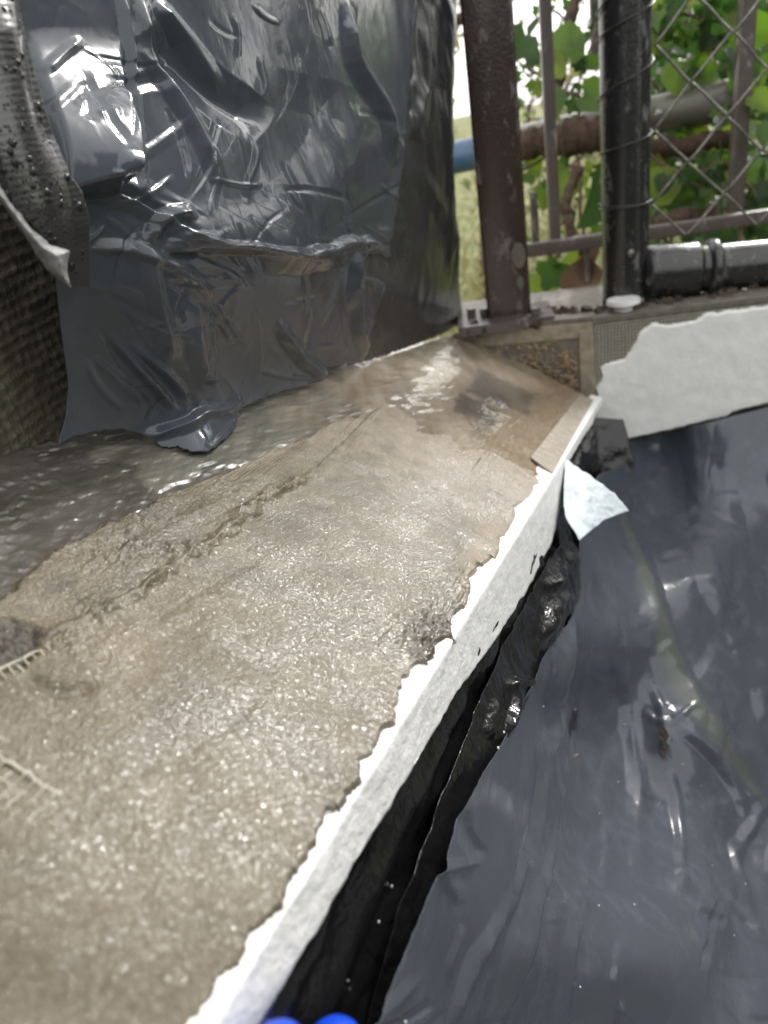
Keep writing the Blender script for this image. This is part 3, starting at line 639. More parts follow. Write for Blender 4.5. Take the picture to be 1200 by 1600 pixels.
# -- big grey sheet on the right
ledge_pts = [(583, 1600), (520, 1760), (667, 1400), (691, 1350), (760, 1200), (797, 1135), (826, 1075), (847, 1029), (893, 956), (904, 928), (915, 850), (925, 780)]
ctrl = [(u, v, fd(u, v, .016)) for u, v in ledge_pts]
ctrl += [(u, v, plane_depth(u, v, TC+NW*.010, NW)) for u, v in ((985, 690), (1090, 662), (1200, 634), (1400, 585))]
ctrl += [(u, v, plane_depth(u, v, TC+NW*.055, NW)) for u, v in ((1000, 760), (1100, 740), (1250, 720))]
ctrl += [(1080, 900, .78), (870, 1300, .46), (860, 1100, .50), (960, 1000, .66), (1050, 1150, .66), (1200, 900, .86), (1380, 900, .88), (1380, 1200, .74), (1200, 1250, .68), (800, 1600, .34), (1000, 1500, .44), (1200, 1600, .52), (1400, 1700, .55), (700, 1850, .26), (1100, 1850, .42), (950, 800, .80)]
dsr = rbf(ctrl)
fr = [([(905, 935), (885, 1000), (868, 1090), (862, 1200), (840, 1330), (800, 1500), (760, 1640)], 15, .009), ([(860, 1110), (850, 1180), (830, 1300), (790, 1450)], 9, .0035),
      ([(925, 905), (915, 1100), (890, 1300), (830, 1500)], 34, -.006), ([(965, 790), (1010, 900), (1050, 1020), (1110, 1130), (1200, 1240)], 20, .005, .35, .5), ([(1000, 1100), (1060, 1120), (1150, 1220), (1230, 1290)], 12, .003),
      ([(1005, 1112), (1040, 1130), (1095, 1104)], 7, .003), ([(1040, 1190), (1036, 1120), (1012, 1060)], 9, .003), ([(1050, 1130), (1110, 1180), (1180, 1290)], 8, .0035), ([(1040, 1190), (1060, 1300), (1065, 1420)], 10, .003), ([(930, 860), (965, 1000), (990, 1180), (1000, 1400)], 16, .004), ([(1080, 640), (1110, 850), (1130, 1000)], 26, .005), ([(1150, 620), (1135, 820), (1190, 960)], 24, .005),
      ([(1150, 1250), (1180, 1400), (1160, 1620)], 60, -.012), ([(700, 1620), (740, 1500), (800, 1400)], 12, .003), ([(860, 1640), (880, 1540), (900, 1440)], 12, .004), ([(960, 1640), (970, 1560)], 9, .003), ([(1200, 1250), (1160, 1330), (1190, 1420)], 12, .005)]
ex_r = lambda U, V: (fine_creases(U, V, 26, (960, 650, 1250, 1100), 85, 20, 12, .0022, 15)+fine_creases(U, V, 22, (640, 1250, 1000, 1620), 110, 14, 8, .0011, 16)+fine_creases(U, V, 16, (1080, 1150, 1250, 1620), 70, 40, 10, .002, 17)+fine_creases(U, V, 8, (880, 1000, 1000, 1300), 95, 10, 9, .0012, 18))
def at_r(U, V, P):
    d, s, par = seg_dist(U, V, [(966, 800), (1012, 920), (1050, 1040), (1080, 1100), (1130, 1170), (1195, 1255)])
    return dict(olive_stripe=sstep(1, .3, d/(6+16*np.sin(np.clip(par, 0, 1)*3.1))+.3*fbm(P*60, 3, 7))*.32)  # olive stripe painted along the sheet's diagonal fold
rs = thing('grey_plastic_sheet', 'slate grey plastic sheet draped from the low wall down into the trench at right', 'plastic sheet', W(900, 1600, .4))
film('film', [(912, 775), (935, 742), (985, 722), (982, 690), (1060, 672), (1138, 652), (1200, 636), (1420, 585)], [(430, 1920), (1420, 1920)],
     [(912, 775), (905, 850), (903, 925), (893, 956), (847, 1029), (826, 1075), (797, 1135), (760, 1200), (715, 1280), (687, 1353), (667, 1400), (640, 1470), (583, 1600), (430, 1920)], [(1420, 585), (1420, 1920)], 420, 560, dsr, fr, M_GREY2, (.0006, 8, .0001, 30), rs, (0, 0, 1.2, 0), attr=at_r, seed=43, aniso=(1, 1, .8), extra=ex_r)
tz = float(dsr(np.array(1036.), np.array(1160.)))-.014
tear = [(1030, 1132), (1040, 1138), (1046, 1150), (1040, 1158), (1046, 1166), (1041, 1178), (1037, 1190), (1033, 1172), (1035, 1160), (1028, 1150)]
mesh_obj('tear', [W(u, v, tz) for u, v in tear]+[W(u, v, tz+.003) for u, v in tear], [tuple(range(10)), tuple(range(19, 9, -1))]+[(i, i+10, (i+1) % 10+10, (i+1) % 10) for i in range(10)], M_SOIL, rs, False)
# dark gap below the corner: black film tucked in
g2 = coons([(880, 712), (926, 652), (975, 655)], [(880, 870), (940, 800), (992, 730)], [(880, 712), (874, 790), (880, 870)], [(975, 655), (992, 730)], 60, 60)
P = W(g2[..., 0], g2[..., 1], .93-.000*g2[..., 1]); n = normals(P); P = P+n*(.005*fbm(P*28, 2, 111))[..., None]
tag(grid_obj('black_plastic_pocket', P, M_BLACK, None, dict(olive_stripe=g2[..., 0]*0, dark=g2[..., 0]*0), .0002, base=P[30, 30]), 'black plastic tucked into the dark gap under the corner of the white wall', 'plastic film')
# pale fleece scrap
g2 = coons([(884, 714), (889, 718)], [(903, 847), (918, 833), (945, 812), (981, 799)], [(884, 714), (881, 760), (883, 810), (903, 847)], [(889, 718), (925, 745), (960, 772), (981, 799)], 40, 50)
dd = rbf([(884, 714, .60), (903, 847, .52), (981, 799, .60), (920, 780, .555), (890, 780, .555)])
P = W(g2[..., 0], g2[..., 1], dd(g2[..., 0], g2[..., 1])); P = P+normals(P)*(.0022*fbm(P*28, 3, 113)+.0008*fbm(P*120, 2, 114, True))[..., None]
tag(grid_obj('fleece_scrap', P, M_CLOTH, None, None, .0006, base=P[25, 20]), 'pale blue-white triangular scrap of fleece sticking out at the wall corner', 'fabric scrap')

# ================================================================ fence on the far wall
fence_dir = FD
def vertical_at(u, v, z=None): return lvl(u, v, z)
# brown square post
bp = vertical_at(797, 497); post = thing('steel_post', 'brown square steel post with chipped paint, standing at the corner of the wall', 'post', bp)
rotp = math.radians(-4); ax = unit(FD*math.cos(rotp)+np.cross(UP, FD)*math.sin(rotp)); ay = np.cross(UP, ax)
hw = .0285
mb = MB(); mb.box(bp+UP*.5, ax*hw, ay*hw, UP*.5, .004); flat(mb.build('tube', M_BROWN, post))
for z, sc in ((.085, 1.), (.052, .5)):
    mb = MB(); c = bp-ay*(hw+.0004)+ax*.017+UP*z; mb.tube([c, c-ay*.0012], .009*sc, 10); mb.V[0] = c+(mb.V[0]-c)*1.0+np.outer((mb.V[0]-c) @ UP, UP)*.8; mb.build('bare_spot', M_PIPE, post, False)
pl = vertical_at(790, 508); mb = MB(); mb.box(pl+UP*.004-NW*.02, FD*.062, NW*.045, UP*.006, .002); flat(mb.build('base_plate', M_RAIL, post))
for u in (738, 758, 838):
    c = vertical_at(u, 505)+UP*.010; mb = MB(); mb.tube([c, c+UP*.010], .0065, 6); flat(mb.build('bolt', M_WIRE, post))
# black pipe post with bottom rail
pp = vertical_at(977, 478); gate = thing('gate_frame', 'black painted pipe post and bottom rail carrying chain link mesh', 'gate', pp)
r_ = .0285
def pipe(path, r, n=28): return MB().tube(path, r, n)
pth = [pp+UP*z for z in np.linspace(.0, 1.0, 60)]
rr = r_+.0006*fbm(np.stack([np.linspace(0, 20, 60)]*3, 1), 2, 9); pipe(pth, rr).build('post_pipe', M_BPIPE, gate)
NP_ = -NW; pz = on_plane(1010, 425, pp+NW*.0, NW); zr = pz[2]
rd = unit(on_plane(1200, 409, pp, NW)-pz)
c0 = pp*np.array([1, 1, 0])+UP*zr
pipe([c0+rd*x for x in np.linspace(.02, .8, 50)], .0285).build('bottom_rail', M_BPIPE, gate)
pipe([c0+rd*x for x in (.02, .03, .085, .090)], [.030, .034, .0335, .031]).build('tee_fitting', M_BPIPE, gate)
pipe([c0+rd*x for x in (.098, .102, .110, .114)], [.0295, .035, .035, .0295]).build('collar', M_BPIPE, gate)
for (u, v) in ((985, 395), (1000, 470)):
    c = on_plane(u, v, pp+NW*.030, NW); MB().tube([c, c+NW*.004], .005, 6).build('rivet', M_WIRE, gate)
# chain link
cl = thing('chain_link_mesh', 'galvanised chain link mesh stretched between the black pipe and the right border', 'fence', on_plane(1082, 372, pp+NW*.012, NW))
cp = lambda u, v: on_plane(u, v, pp+NW*.012, NW)
n00 = cp(1021, 201); n10 = cp(1137, 182); hx = (n10-n00)/2; hy = (cp(1021, 76)-cp(1021, 322))/4
hx = FD*(hx @ FD)+UP*(hx @ UP); hy = UP*(hy @ UP)
rw = .0016
for k in range(0, 7):
    P = []
    top_ = 10
    for m in range(-5, top_):
        col = k+(m % 2 if k % 2 == 0 else 1-(m % 2)) if True else 0
        # wire k swings between column k and k+1
        base = n00+hx*col+hy*m
        jit = hx*.02*rng.randn()+hy*.02*rng.randn()
        P.append((base+jit, col == k))
    pts = []
    for a in range(len(P)-1):
        (p, l0), (q, l1) = P[a], P[a+1]
        if p[2] < zr+.027: continue
        for t in (0, .04, .12, .3, .5, .7, .88, .96):
            c = p*(1-t)+q*t
            side = 1 if l0 else -1
            c = c+NW*(.0024*math.sin(t*math.pi*2)*side)
            pts.append(c)
    MB().tube(pts, rw, 7).build('wire', M_WIRE, cl)
# tie wires round the pipe
def ring(v0, v1, r=.0011, mat=M_DWIRE, turns=1.0):
    z0 = on_plane(948, v0, pp+NW*.028, NW)[2]; z1 = on_plane(1018, v1, pp+NW*.028, NW)[2]
    pts = []
    for t in np.linspace(-.55, .62, 26):
        a = t*math.pi; x = math.sin(a); y = math.cos(a)
        k = (t+.5); z = z0+(z1-z0)*k
        pts.append(pp*np.array([1, 1, 0])+UP*z+(FD*x+NW*y)*(.0285+r+.001))
    return MB().tube(pts, r, 6).build('tie_wire', mat, cl)
for v0, v1 in ((60, -5), (155, 88), (243, 206), (322, 322), (330, 316), (20, -90)): ring(v0, v1)
# iron railing behind
zb = 1.16
def R_(u, v, z=zb): return W(u, v, z)
rl = thing('iron_railing', 'weathered brown iron railing with thin upright bars behind the black pipe', 'railing', R_(865, 480))
def vbar(u, v0, v1, w, dep, name='bar', mat=M_RAIL):
    a = W(u, v1, dep); top = on_plane(u, v0, a, NW); H = top[2]-a[2]
    mb = MB(); mb.box(a+UP*H/2, FD*w, NW*w, UP*H/2, w*.25); flat(mb.build(name, mat, rl))
vbar(868, -150, 392, .0085, 1.16); vbar(930, -150, 110, .0075, 1.3); vbar(1148, -150, 330, .011, 1.19); vbar(838, 300, 395, .006, 1.2); vbar(918, 375, 440, .004, 1.16)
a, b = R_(818, 392, 1.13), R_(1260, 328, 1.13)
mb = MB(); d = b-a; ln = np.linalg.norm(d); d = d/ln; y = unit(np.cross(UP, d)); mb.box((a+b)/2, y*.010, np.cross(d, y)*.010, d*ln/2, .002); flat(mb.build('lower_rail', M_RAIL, rl))
# long pipe crossing behind the fence
pi = thing('crossing_pipe', 'grey pipe with a blue painted end crossing behind the posts', 'pipe', W(1000, 190, 1.30))
pa, pb, pc = W(640, 262, 1.62), W(812, 224, 1.46), W(1165, 150, 1.22)
MB().tube(resample([pb, (pb+pc)/2, pc], 12), [.032]*11+[.030], 20).build('pipe', M_PIPE, pi)
MB().tube(resample([pa, pb-unit(pc-pb)*.001], 8), .0315, 20).build('blue_section', M_BLUEP, pi)
c = W(1094, 96, 1.27); mb = MB(); mb.box(c, ROT[:, 0]*.019, ROT[:, 2]*.01, ROT[:, 1]*.022, .003); flat(mb.build('bracket', M_PIPE, pi))
# mossy branch
def branch(pts, r0, r1, name, label, n=14, rough=.003, mat=M_BARK, cat='branch', group=None):
    P = resample([W(u, v, z) for u, v, z in pts], 40); P = P+.004*np.stack([fbm(P*25, 2, s) for s in (1, 2, 3)], 1)
    r = np.linspace(r0, r1, 40)*(1+.25*fbm(P*70, 2, 5))
    mb = MB().tube(P, r, n); V = mb.V[0]; mb.V[0] = V+rough*np.stack([fbm(V*90, 2, s) for s in (6, 7, 8)], 1)
    o = mb.build(name, mat, None, base=P[0]); return tag(o, label, cat, group)
branch([(790, 232, 1.30), (850, 222, 1.25), (950, 205, 1.22)], .020, .032, 'mossy_branch', 'thick brown mossy branch lying behind the thin bar left of the black pipe')
branch([(1015, 352, 1.24), (1070, 340, 1.24), (1120, 335, 1.24)], .016, .012, 'mossy_branch', 'short mossy brown branch above the bottom rail')
branch([(868, 160, 1.25), (880, 60, 1.28), (915, -40, 1.3)], .012, .010, 'mossy_branch', 'bent brown twig rising behind the thin bar at the top')
branch([(1150, 215, 1.25), (1060, 230, 1.27), (950, 232, 1.3)], .014, .018, 'mossy_branch', 'dark branch crossing behind the chain link at mid height')
branch([(905, 260, 1.2), (880, 320, 1.2), (900, 380, 1.2)], .010, .008, 'mossy_branch', 'crooked brown branch hanging behind the bar beside the black pipe')
# debris on the wall top
mb = MB()
for k in range(150):
    u = rng.uniform(730, 1230); p = lvl(u, 500-(u-925)*.127-rng.uniform(2, 18)); s = rng.uniform(.002, .007); a = unit(rng.randn(3)); b = unit(np.cross(a, rng.randn(3)))
    mb.box(p+UP*s*.5, a*s*rng.uniform(.5, 2), b*s, np.cross(a, b)*s*.6)
tag(mb.build('grit', M_SOIL, None, False, base=TC), 'dark crumbs and leaf litter scattered on top of the wall under the gate', 'debris', kind='stuff')
# white cap
wc = vertical_at(974, 492)+UP*.002
mb = MB(); mb.tube([wc, wc+UP*.012, wc+UP*.013, wc+UP*.018], [.011, .012, .021, .020], 18); flat(tag(mb.build('plastic_cap', M_WHITE, None, base=wc), 'small white plastic cap standing at the foot of the black pipe', 'cap'))
# ================================================================ leaves
def leaf_mesh(name, kind, mat):
    if kind == 0: out = [(0, 0), (.30, -.16), (.52, .10), (.44, .48), (.24, .78), (0, 1.0), (-.24, .78), (-.44, .48), (-.52, .10), (-.30, -.16)]
    elif kind == 1: out = [(0, 0), (.26, -.14), (.50, -.02), (.40, .26), (.56, .46), (.26, .58), (0, 1.05), (-.26, .58), (-.56, .46), (-.40, .26), (-.50, -.02), (-.26, -.14)]
    else: out = [(0, 0), (.20, .12), (.30, .40), (.22, .72), (0, 1.05), (-.22, .72), (-.30, .40), (-.20, .12)]
    n = len(out); V = [(0, .42, -.05)]; F = []
    for x, y in out: V.append((x, y, .30*abs(x)-.34*(y-.5)**2+.06*math.sin(x*9+y*7)))
    for x, y in out: V.append((x*.5, .42+(y-.42)*.5, .12*abs(x)-.05))
    for i in range(n):
        j = (i+1) % n; F += [(0, 1+n+i, 1+n+j), (1+n+i, 1+i, 1+j, 1+n+j)]
    me = bpy.data.meshes.new(name); me.from_pydata(V, [], F); me.polygons.foreach_set('use_smooth', [True]*len(me.polygons)); me.materials.append(mat); return me
LM = {(k, m.name): leaf_mesh('leaf', k, m) for k in (0, 1, 2) for m in (M_LEAF, M_LEAFY, M_LEAFD, M_DEAD)}
def put_leaf(parent, pos, size, kind, mat, dirn=None, face=None):
    o = bpy.data.objects.new('leaf', LM[(kind, mat.name)]); o.parent = parent
    y = unit(dirn if dirn is not None else rng.randn(3)*.6-UP*.5)
    z = unit(face if face is not None else (CAM-pos)/np.linalg.norm(CAM-pos)+rng.randn(3)*.7+UP*.5); x = unit(np.cross(y, z)); z = np.cross(x, y)
    m = Matrix([[x[i]*size, y[i]*size, z[i]*size, (pos-ORG[parent.name])[i]] for i in range(3)]+[[0, 0, 0, 1]])
    o.matrix_local = m; scene.collection.objects.link(o); return o
def vine(label, stems, leaves, box, nrand, mats, zr, size=(.025, .055), kinds=(0, 1)):
    u0, v0, z0 = stems[0][0]
    t = thing('ivy_plant', label, 'ivy', W(u0, v0, z0), 'ivy growing through the fence')
    SP = []
    for st in stems:
        P = resample([W(*p) for p in st], 24); P = P+.006*np.stack([fbm(P*18, 2, s+11) for s in (1, 2, 3)], 1); SP.append(P)
        MB().tube(P, np.linspace(.0035, .0015, 24), 7).build('stem', M_STEM, t)
    for (u, v, z, px, k, mi, ang) in leaves:
        s = px*z/FPX; a = math.radians(ang); dirn = ROT[:, 0]*math.cos(a)+ROT[:, 1]*math.sin(a)
        p = W(u, v, z)-dirn*s*.45
        put_leaf(t, p, s, k, mats[mi], dirn, (CAM-p)/np.linalg.norm(CAM-p)+.45*rng.randn(3))
        # a short stalk back to the vine
    for _ in range(nrand):
        if rng.rand() < .45 and SP:
            P = SP[rng.randint(len(SP))]; p = P[rng.randint(24)]+rng.randn(3)*.02
        else:
            p = W(rng.uniform(box[0], box[2]), rng.uniform(box[1], box[3]), rng.uniform(*zr))
        put_leaf(t, p, rng.uniform(*size), int(rng.choice(kinds)), mats[int(rng.choice(len(mats), p=[.42, .16, .42]) if len(mats) == 3 else rng.randint(len(mats)))])
    for _ in range(10):
        a = np.array([rng.uniform(box[0], box[2]), rng.uniform(box[1], box[3])]); b = a+rng.randn(2)*np.array([60, 120]); z = rng.uniform(*zr)
        P = resample([W(a[0], a[1], z), W(*((a+b)/2+rng.randn(2)*20), z+.03), W(b[0], b[1], z)], 14); P = P+.005*np.stack([fbm(P*30, 2, s_) for s_ in (4, 5, 6)], 1)
        MB().tube(P, rng.uniform(.0012, .003), 5).build('stem', M_STEM, t)
    return t
mm = (M_LEAF, M_LEAFY, M_LEAFD)
vine('ivy with a few backlit leaves between the brown post and the black pipe', [[(912, 480, 1.25), (905, 200, 1.24), (905, 140, 1.22), (925, 60, 1.24), (960, -60, 1.25)], [(905, 150, 1.22), (840, 120, 1.22), (800, 90, 1.24)]],
     [(886, 62, 1.2, 60, 0, 0, 80), (862, 100, 1.2, 44, 0, 1, 95), (862, 160, 1.19, 52, 0, 0, -80), (912, 60, 1.2, 30, 2, 0, 40), (935, 155, 1.2, 55, 0, 0, -20), (812, 72, 1.25, 50, 0, 2, -120), (835, 40, 1.28, 45, 2, 2, 60), (832, 260, 1.3, 40, 0, 1, -60), (880, 290, 1.25, 60, 0, 1, -110), (925, 320, 1.22, 80, 0, 2, -120), (850, 310, 1.3, 36, 0, 1, -90), (840, 450, 1.25, 50, 0, 1, 120), (868, 425, 1.22, 50, 1, 0, 20), (905, 410, 1.25, 50, 0, 1, 60), (925, 470, 1.2, 60, 0, 0, 100)],
     (815, -40, 945, 480), 130, mm, (1.2, 1.5), (.010, .030))
vine('dense ivy behind the upper chain link mesh at the top right', [[(1160, 480, 1.2), (1155, 250, 1.2), (1160, 120, 1.18), (1165, 0, 1.16), (1180, -100, 1.2)], [(1000, 30, 1.2), (1060, 20, 1.2), (1150, 40, 1.2)]],
     [(1183, 48, 1.1, 62, 0, 0, -10), (1140, 98, 1.12, 52, 0, 2, -75), (1172, 98, 1.15, 50, 0, 2, -60), (1112, 22, 1.2, 60, 0, 2, 160), (1085, 55, 1.22, 64, 0, 0, -70), (1062, 40, 1.24, 62, 0, 0, 60), (1112, 75, 1.2, 44, 2, 1, 40), (1022, 15, 1.2, 46, 0, 1, 90), (1028, 40, 1.22, 44, 2, 1, -80), (1062, 120, 1.25, 60, 0, 1, -100), (1100, 110, 1.24, 44, 0, 0, 10), (1150, 35, 1.18, 40, 0, 1, 60), (1188, 160, 1.1, 36, 0, 1, -50), (1170, 165, 1.12, 26, 0, 1, -110), (1190, 212, 1.1, 42, 0, 0, -80)],
     (1005, -60, 1230, 150), 210, mm, (1.22, 1.7), (.012, .038))
vine('dense ivy with dark and bright leaves behind the lower chain link mesh', [[(1230, 470, 1.25), (1180, 300, 1.2), (1130, 250, 1.22), (1060, 300, 1.25)], [(1030, 470, 1.3), (1060, 320, 1.3), (1040, 240, 1.3)]],
     [(1040, 285, 1.25, 60, 0, 1, 40), (1075, 300, 1.25, 62, 0, 0, -40), (1020, 260, 1.28, 50, 0, 1, 100), (1100, 270, 1.26, 46, 2, 0, -80), (1180, 270, 1.22, 56, 0, 0, -120), (1195, 300, 1.2, 50, 0, 2, 60), (1120, 215, 1.28, 40, 0, 1, 170), (1090, 205, 1.28, 36, 0, 1, 10), (1175, 340, 1.22, 60, 0, 2, 100), (1130, 375, 1.3, 60, 0, 2, -100), (1180, 200, 1.18, 34, 0, 1, 30), (1018, 365, 1.3, 30, 0, 1, -70)],
     (1005, 170, 1240, 400), 210, mm, (1.22, 1.7), (.012, .038))
t = thing('dead_leaf_cluster', 'brown curled dead leaves caught at the foot of the fence beside the black pipe', 'dead leaves', W(905, 470, 1.18))
for (u, v, px, ang) in ((900, 455, 60, 70), (925, 440, 50, 110), (880, 470, 40, 10), (915, 400, 34, 60), (1065, 478, 34, 5), (1130, 478, 30, 175)):
    s = px*1.15/FPX; a = math.radians(ang); put_leaf(t, W(u, v, 1.16), s, 0, M_DEAD, ROT[:, 0]*math.cos(a)+ROT[:, 1]*math.sin(a))
n = 3600; u_ = rng.uniform(985, 1330, n); v_ = rng.uniform(-90, 500, n); z_ = rng.uniform(1.6, 2.3, n); keep_ = fbm(np.stack([u_/45, v_/45, z_*0], -1), 2, 77) > -.28
C = W(u_, v_, z_)[keep_]; n = len(C); A = rng.randn(n, 3); A /= np.linalg.norm(A, axis=1)[:, None]; B = np.cross(A, rng.randn(n, 3)); B /= np.linalg.norm(B, axis=1)[:, None]; q_ = rng.uniform(.014, .034, (n, 1))
V = np.stack([C-A*q_, C+B*q_*.7, C+A*q_, C-B*q_*.7], 1).reshape(-1, 3)
tag(mesh_obj('ivy_mass', V, np.arange(n*4).reshape(-1, 4), M_LEAFD, None, base=C[0]), 'dark mass of ivy further back behind the chain link mesh', 'ivy', kind='stuff')
n = 5200; yy_ = rng.uniform(2.3, 6.5, n); xx_ = yy_*rng.uniform(-.12, .75, n); zz_ = .15+(yy_-1.6).clip(0)*.035+rng.rand(n)**1.6*(.35+.5*np.sin(xx_*5)**2)
C = np.stack([xx_, yy_, zz_], 1); A = rng.randn(n, 3)*.5+UP*1.0; A /= np.linalg.norm(A, axis=1)[:, None]; B = np.cross(A, rng.randn(n, 3)); B /= np.linalg.norm(B, axis=1)[:, None]; q_ = rng.uniform(.02, .055, (n, 1))
V = np.stack([C-A*q_, C+B*q_*.3, C+A*q_, C-B*q_*.3], 1).reshape(-1, 3)
tag(mesh_obj('undergrowth', V, np.arange(n*4).reshape(-1, 4), M_FARLEAF, None, base=np.array([1, 4, .2])), 'pale yellow-green weeds and tall grass blurred beyond the fence', 'undergrowth', kind='stuff')
# far shrubs, open and pale
def far_tree(name, label, base, H, Rr, nleaf, ls, mat, ntr=7, trunk=.06):
    t = thing(name, label, 'tree', base); mb = MB(); tips = []
    mb.tube(resample([base, base+np.array([.1, 0, H*.5]), base+np.array([0, .1, H*.9])], 14), np.linspace(trunk, trunk*.2, 14), 9)
    for k in range(ntr):
        a = rng.rand()*6.28; z = H*rng.uniform(.15, .8); s = base+UP*z; e = s+np.array([math.cos(a)*Rr*.8, math.sin(a)*Rr*.8, H*.22]); m_ = (s+e)/2-UP*.1
        P = resample([s, m_, e], 10)+.04*rng.randn(10, 3); mb.tube(P, np.linspace(trunk*.4, trunk*.08, 10), 6); tips += list(P[4:])
    mb.build('trunk', M_STEM, t)
    C = np.array([tips[rng.randint(len(tips))] for _ in range(nleaf)])+rng.randn(nleaf, 3)*Rr*.20
    A = rng.randn(nleaf, 3); A /= np.linalg.norm(A, axis=1)[:, None]; B = np.cross(A, rng.randn(nleaf, 3)); B /= np.linalg.norm(B, axis=1)[:, None]
    s = ls*rng.uniform(.6, 1.3, (nleaf, 1)); V = np.stack([C-A*s, C+B*s*.5, C+A*s, C-B*s*.5], 1).reshape(-1, 3)
    mesh_obj('crown', V, np.arange(nleaf*4).reshape(-1, 4), mat, t)
def gp(u, y):   # ground point seen in direction u at distance y
    r = ray(u, 300.); p = CAM+r*(y/r[1]); return np.array([p[0], p[1], .1])
far_tree('shrub', 'pale open shrub seen through the gap left of the brown post', gp(745, 5.0), 2.1, .9, 260, .05, M_FARLEAF)
far_tree('shrub', 'pale open shrub blurred behind the gap between the two posts', gp(860, 6.0), 2.2, 1.1, 380, .05, M_FARLEAF)
far_tree('shrub', 'blurred shrub beyond the chain link mesh at right', gp(1110, 5.0), 2.6, 1.3, 700, .06, M_FARLEAF)
# out-of-view hedges, added to give the plastic dark reflections
def hedge(label, c, d, Ln, H, n, ls):
    t = thing('reflection_hedge', label, 'hedge', c); mb = MB()
    for k in range(8): p = c+d*Ln*(k/7-.5); mb.tube([p, p+UP*H*.7], .03, 6)
    mb.build('trunk', M_STEM, t); dn = np.cross(UP, d)
    u = rng.uniform(-.5, .5, n); C = c+d[None]*Ln*u[:, None]+UP*(rng.uniform(0, 1, n)[:, None])*(H+.35*np.sin(u*21)[:, None])+dn*rng.randn(n)[:, None]*.22
    A = rng.randn(n, 3); A /= np.linalg.norm(A, axis=1)[:, None]; B = np.cross(A, rng.randn(n, 3)); B /= np.linalg.norm(B, axis=1)[:, None]
    s = ls*rng.uniform(.6, 1.4, (n, 1)); V = np.stack([C-A*s, C+B*s*.7, C+A*s, C-B*s*.7], 1).reshape(-1, 3)
    mesh_obj('foliage', V, np.arange(n*4).reshape(-1, 4), M_HEDGE, t)
hedge('unseen dark hedge added behind the viewer for reflections in the plastic', np.array([1.8, -4.2, 0.]), unit([1, -.35, 0]), 8, 2.1, 16000, .07)
hedge('unseen dark hedge added at the right for reflections in the plastic', np.array([2.9, 1.0, 0.]), unit([-.1, 1, 0]), 4.2, 2.45, 8000, .075)
# ================================================================ gloved hand and crumbs
hd = thing('gloved_hand', 'fingertips of a bright blue rubber glove poking in at the bottom edge', 'gloved hand', W(480, 1720, .25))
def skin_obj(name, pts, edges, mat, parent, sub=2):
    org = ORG[parent.name]; me = bpy.data.meshes.new(name); me.from_pydata([tuple(np.array(p[:3])-org) for p in pts], edges, []); o = bpy.data.objects.new(name, me); link(o, parent); me.materials.append(mat)
    sk = o.modifiers.new('skin', 'SKIN'); lay = me.skin_vertices[0] if me.skin_vertices else None
    if lay is None:
        bm_ = __import__('bmesh').new(); bm_.from_mesh(me); bm_.verts.layers.skin.verify(); bm_.to_mesh(me); bm_.free(); lay = me.skin_vertices[0]
    for i, p in enumerate(pts): lay.data[i].radius = (p[3], p[3]*.9)
    lay.data[0].use_root = True
    ss = o.modifiers.new('subd', 'SUBSURF'); ss.levels = sub; ss.render_levels = sub
    sk.use_smooth_shade = True; return o
base = W(500, 1950, .22)
def fpt(u, v, z, r): p = W(u, v-28, min(z, fd(u, v, .012))); return (p[0], p[1], p[2], r)
pts = [(*base, .018)]; ed = []
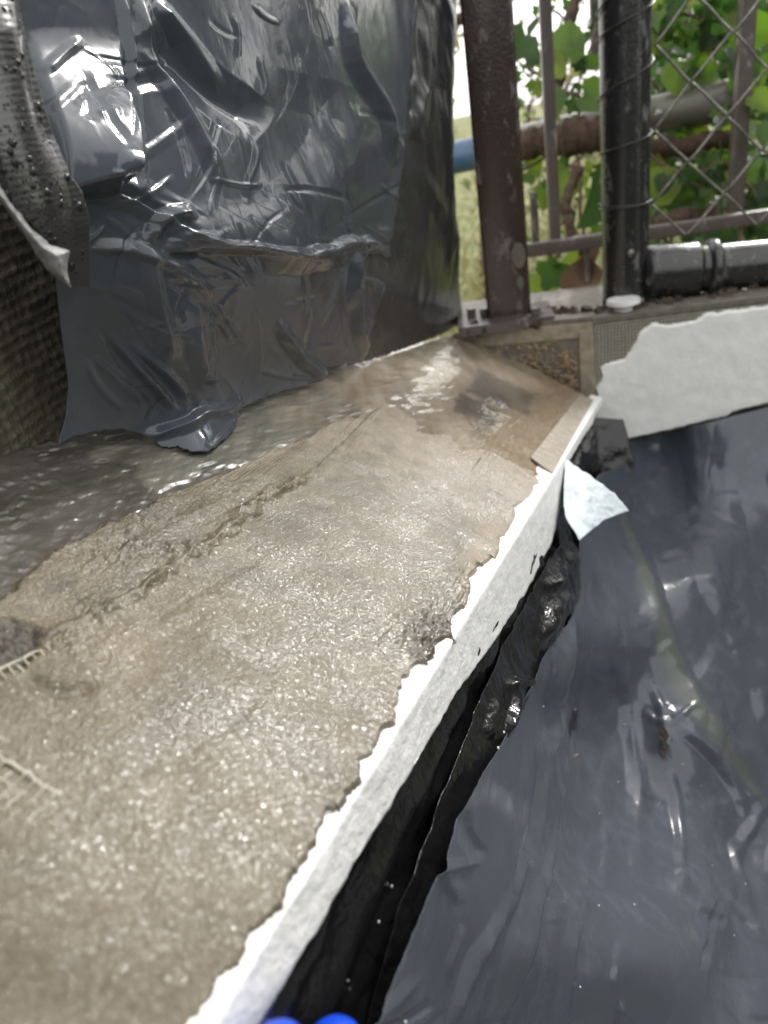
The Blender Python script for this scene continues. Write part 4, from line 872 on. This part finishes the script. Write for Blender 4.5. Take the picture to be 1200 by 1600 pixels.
for (tips, rr_) in (([(500, 1830, .225), (515, 1730, .235), (524, 1655, .245), (526, 1620, .25)], .0072), ([(430, 1830, .225), (432, 1730, .235), (436, 1650, .26), (437, 1632, .265)], .0058), ([(560, 1850, .225), (590, 1770, .23), (605, 1710, .24), (610, 1680, .25)], .0072), ([(620, 1880, .22), (660, 1820, .225), (680, 1780, .235), (690, 1750, .24)], .0064), ([(420, 1960, .215), (370, 1910, .21), (345, 1850, .215), (345, 1810, .22)], .0085)):
    prev = 0
    for k, tp in enumerate(tips): pts.append(fpt(*tp, rr_*(1.1 if k == 0 else 1-.05*k))); ed.append((prev, len(pts)-1)); prev = len(pts)-1
pts.append((*W(520, 2200, .24), .024)); ed.append((0, len(pts)-1))
skin_obj('glove', pts, ed, M_GLOVE, hd)
def crumb(u, v, z, px, mat, label, name='dry_leaf_scrap', cat='leaf scrap'):
    p = W(u, v, z); s = px*z/FPX; mb = MB(); a = ROT[:, 0]*math.cos(.6)+ROT[:, 1]*math.sin(.6); b = np.cross(ROT[:, 2], a)
    mb.add([p-a*s, p-a*s*.3+b*s*.28+ROT[:, 2]*s*.1, p+a*s*.6+b*s*.22, p+a*s, p+a*s*.4-b*s*.2, p-a*s*.4-b*s*.2+ROT[:, 2]*s*.1], [(0, 5, 4, 3, 2, 1)])
    o = mb.build(name, mat, None, True, base=p); o.modifiers.new('thickness', 'SOLIDIFY').thickness = s*.1; return tag(o, label, cat)
ds = lambda u, v: float(dsr(np.array(float(u)), np.array(float(v))))-.008
crumb(876, 1203, ds(876, 1203), 12, M_TAN, 'tan dry leaf scrap stuck on the fold of the right grey sheet')
crumb(899, 1181, ds(899, 1181), 6, M_TAN, 'tiny tan scrap just above the leaf scrap on the right grey sheet')
mb = MB()
for _ in range(22):
    v = rng.uniform(1150, 1600); u = rng.uniform(arris(v)+95, arris(v)+230); p = W(u, v, fd(u, v, .002)); s = rng.uniform(.00012, .0003); mb.box(p, ROT[:, 0]*s, ROT[:, 1]*s, ROT[:, 2]*s)
tag(mb.build('plaster_specks', M_PLASTER, bk, False), kind='stuff')
mb = MB()
for _ in range(18):
    v = rng.uniform(1100, 1600); u = rng.uniform(700+(1350-v)*.4, 1190); p = W(u, v, float(dsr(np.array(u), np.array(v)))-.003); s = rng.uniform(.00015, .0004); mb.box(p, ROT[:, 0]*s, ROT[:, 1]*s, ROT[:, 2]*s)
tag(mb.build('plaster_specks', M_PLASTER, rs, False), kind='stuff')
